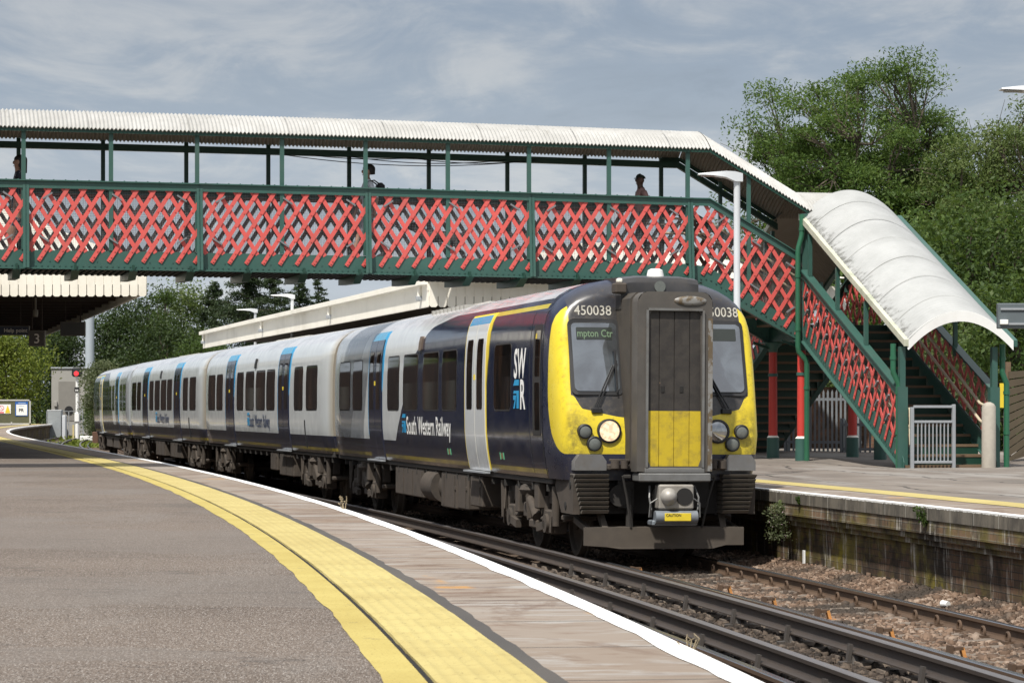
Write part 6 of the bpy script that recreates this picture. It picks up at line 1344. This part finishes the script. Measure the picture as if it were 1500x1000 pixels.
person(on_bridge(-12.5,.85,math.pi),'person with dark hair in a dark patterned dress at the left end of the bridge',[MT['skin'],dress,dress,shoe],{'lan':0,'ran':0},cap_hair(long=True),.6,True)
o=None; b=MB(); b.bbox((.12,-.14,1.05),(.27,.14,1.46),.05); o=b.build('backpack',simple('backpack_dark',(.025,.027,.03),.8),None,on_bridge(-6.05,.85,0)@Matrix.Translation((.03,0,0)),40); tag(o,'dark backpack worn by the man in the white tee shirt','backpack'); b=MB()
for y in (-.11,.11): b.tube([(.15,y,1.44),(.06,y,1.50),(-.10,y,1.46),(-.15,y,1.34)],.014,6)
b.build('strap',MT['black'],o)
# black dog on a lead
N={'hip':((-.36,0,.50),(.10,.12)),'belly':((-.05,0,.50),(.105,.12)),'chest':((.22,0,.50),(.13,.15)),'nb':((.36,0,.60),.085),'hd':((.50,0,.70),.078),'mz':((.64,0,.665),.042),'nz':((.70,0,.66),.03),'e1':((.46,.06,.77),.022),'e2':((.46,-.06,.77),.022),'e1b':((.47,.085,.70),.015),'e2b':((.47,-.085,.70),.015),'tb':((-.52,0,.55),.032),'tm':((-.66,0,.66),.025),'te':((-.72,0,.80),.015)}
Ed=[('hip','belly'),('belly','chest'),('chest','nb'),('nb','hd'),('hd','mz'),('mz','nz'),('hd','e1'),('hd','e2'),('e1','e1b'),('e2','e2b'),('hip','tb'),('tb','tm'),('tm','te')]
for i,(y,f) in enumerate(((.085,.10),(-.085,-.08))):
    N.update({'s%d'%i:((.24,y,.40),.065),'w%d'%i:((.24+f,y,.20),.034),'p%d'%i:((.25+f*1.6,y,.03),.036),'h%d'%i:((-.36,y,.38),.080),'k%d'%i:((-.28-f,y,.27),.045),'o%d'%i:((-.44-f,y,.17),.028),'q%d'%i:((-.40-f,y,.03),.034)})
    Ed+=[('chest','s%d'%i),('s%d'%i,'w%d'%i),('w%d'%i,'p%d'%i),('hip','h%d'%i),('h%d'%i,'k%d'%i),('k%d'%i,'o%d'%i),('o%d'%i,'q%d'%i)]
dog=skin_body('dog',N,Ed,[simple('black_fur',(.018,.016,.015),.7,0,.3,30)],{},on_bridge(-4.75,.75,math.pi)@Matrix.Scale(.95,4),1); tag(dog,'large black dog walking left on a lead behind the man in white','dog')
p0=Vector((-5.85,.62,Z_FLOOR+.90+zc(-6))); p1=Vector((-5.30,.75,Z_FLOOR+.62+zc(-5))); b=MB(); b.tube([p0+(p1-p0)*t-Vector((0,0,.12*4*t*(1-t))) for t in np.linspace(0,1,10)],.008,5); o=b.build('dog_lead',MT['black'],None,MBR); tag(o,'thin dark dog lead running from the man to the black dog','lead')
# ------------------------------------------------------------------ light, sky, camera
SUN_EL=R(57)      # direction towards the sun in plan: left and behind the camera
sd=Vector((-.45,-.89,0)).normalized()*math.cos(SUN_EL)+Vector((0,0,math.sin(SUN_EL)))
L=bpy.data.lights.new('sun','SUN'); L.energy=4.1; L.angle=R(1.8); L.color=(1,.955,.88); so=bpy.data.objects.new('sun',L); C.objects.link(so); so.rotation_euler=sd.to_track_quat('Z','Y').to_euler()
W=bpy.data.worlds.new('World'); bpy.context.scene.world=W; W.use_nodes=True; nt=W.node_tree; bg=nt.nodes['Background']
class WG(G):
    def __init__(s): s.t=nt; s.N=nt.nodes; s.L=nt.links; s._tc=None
g=WG(); sky=g.n('ShaderNodeTexSky'); sky.sky_type='NISHITA'; sky.sun_disc=False; sky.sun_elevation=SUN_EL; sky.sun_rotation=math.atan2(sd.x,sd.y); sky.air_density=1.2; sky.dust_density=1.6; sky.ozone_density=1.5
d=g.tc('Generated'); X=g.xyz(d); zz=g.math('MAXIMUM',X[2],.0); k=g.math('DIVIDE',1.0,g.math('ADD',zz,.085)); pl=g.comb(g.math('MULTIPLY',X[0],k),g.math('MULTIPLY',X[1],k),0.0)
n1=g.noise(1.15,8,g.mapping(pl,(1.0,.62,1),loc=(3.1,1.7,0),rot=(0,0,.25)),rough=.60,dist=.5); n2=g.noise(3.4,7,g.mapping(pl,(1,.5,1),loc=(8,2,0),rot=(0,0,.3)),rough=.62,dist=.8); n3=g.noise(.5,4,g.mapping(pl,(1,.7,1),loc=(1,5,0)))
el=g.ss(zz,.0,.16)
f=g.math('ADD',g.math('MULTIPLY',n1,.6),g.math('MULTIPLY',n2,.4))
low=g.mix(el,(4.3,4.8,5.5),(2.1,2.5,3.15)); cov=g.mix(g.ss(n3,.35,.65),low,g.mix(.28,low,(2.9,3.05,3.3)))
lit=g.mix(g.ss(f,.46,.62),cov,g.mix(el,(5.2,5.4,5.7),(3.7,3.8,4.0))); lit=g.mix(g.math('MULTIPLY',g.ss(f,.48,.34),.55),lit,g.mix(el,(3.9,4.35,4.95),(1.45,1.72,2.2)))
lit=g.mix(g.ss(zz,.22,.55),lit,(6.6,6.8,7.2)); skyc=g.mix(.86,sky.outputs[0],lit); g.L.new(skyc,bg.inputs['Color']); bg.inputs['Strength'].default_value=.1  # sky above the view is brightened to fill the shadows
cam=bpy.data.cameras.new('camera'); co=bpy.data.objects.new('camera',cam); C.objects.link(co); co.location=(0,0,CZ); co.rotation_euler=(math.pi/2,0,0)
cam.sensor_width=36; cam.lens=36*F/1500; cam.shift_y=(Y0-500)/1500; cam.clip_start=.1; cam.clip_end=6000
cam.dof.use_dof=True; cam.dof.focus_distance=36; cam.dof.aperture_fstop=14
sc=bpy.context.scene; sc.camera=co; sc.render.engine='CYCLES'; sc.view_settings.view_transform='Standard'; sc.view_settings.look='None'; sc.view_settings.exposure=.45; sc.view_settings.gamma=1
sc.render.resolution_x=1024; sc.render.resolution_y=682; sc.cycles.max_bounces=6; sc.cycles.transparent_max_bounces=8
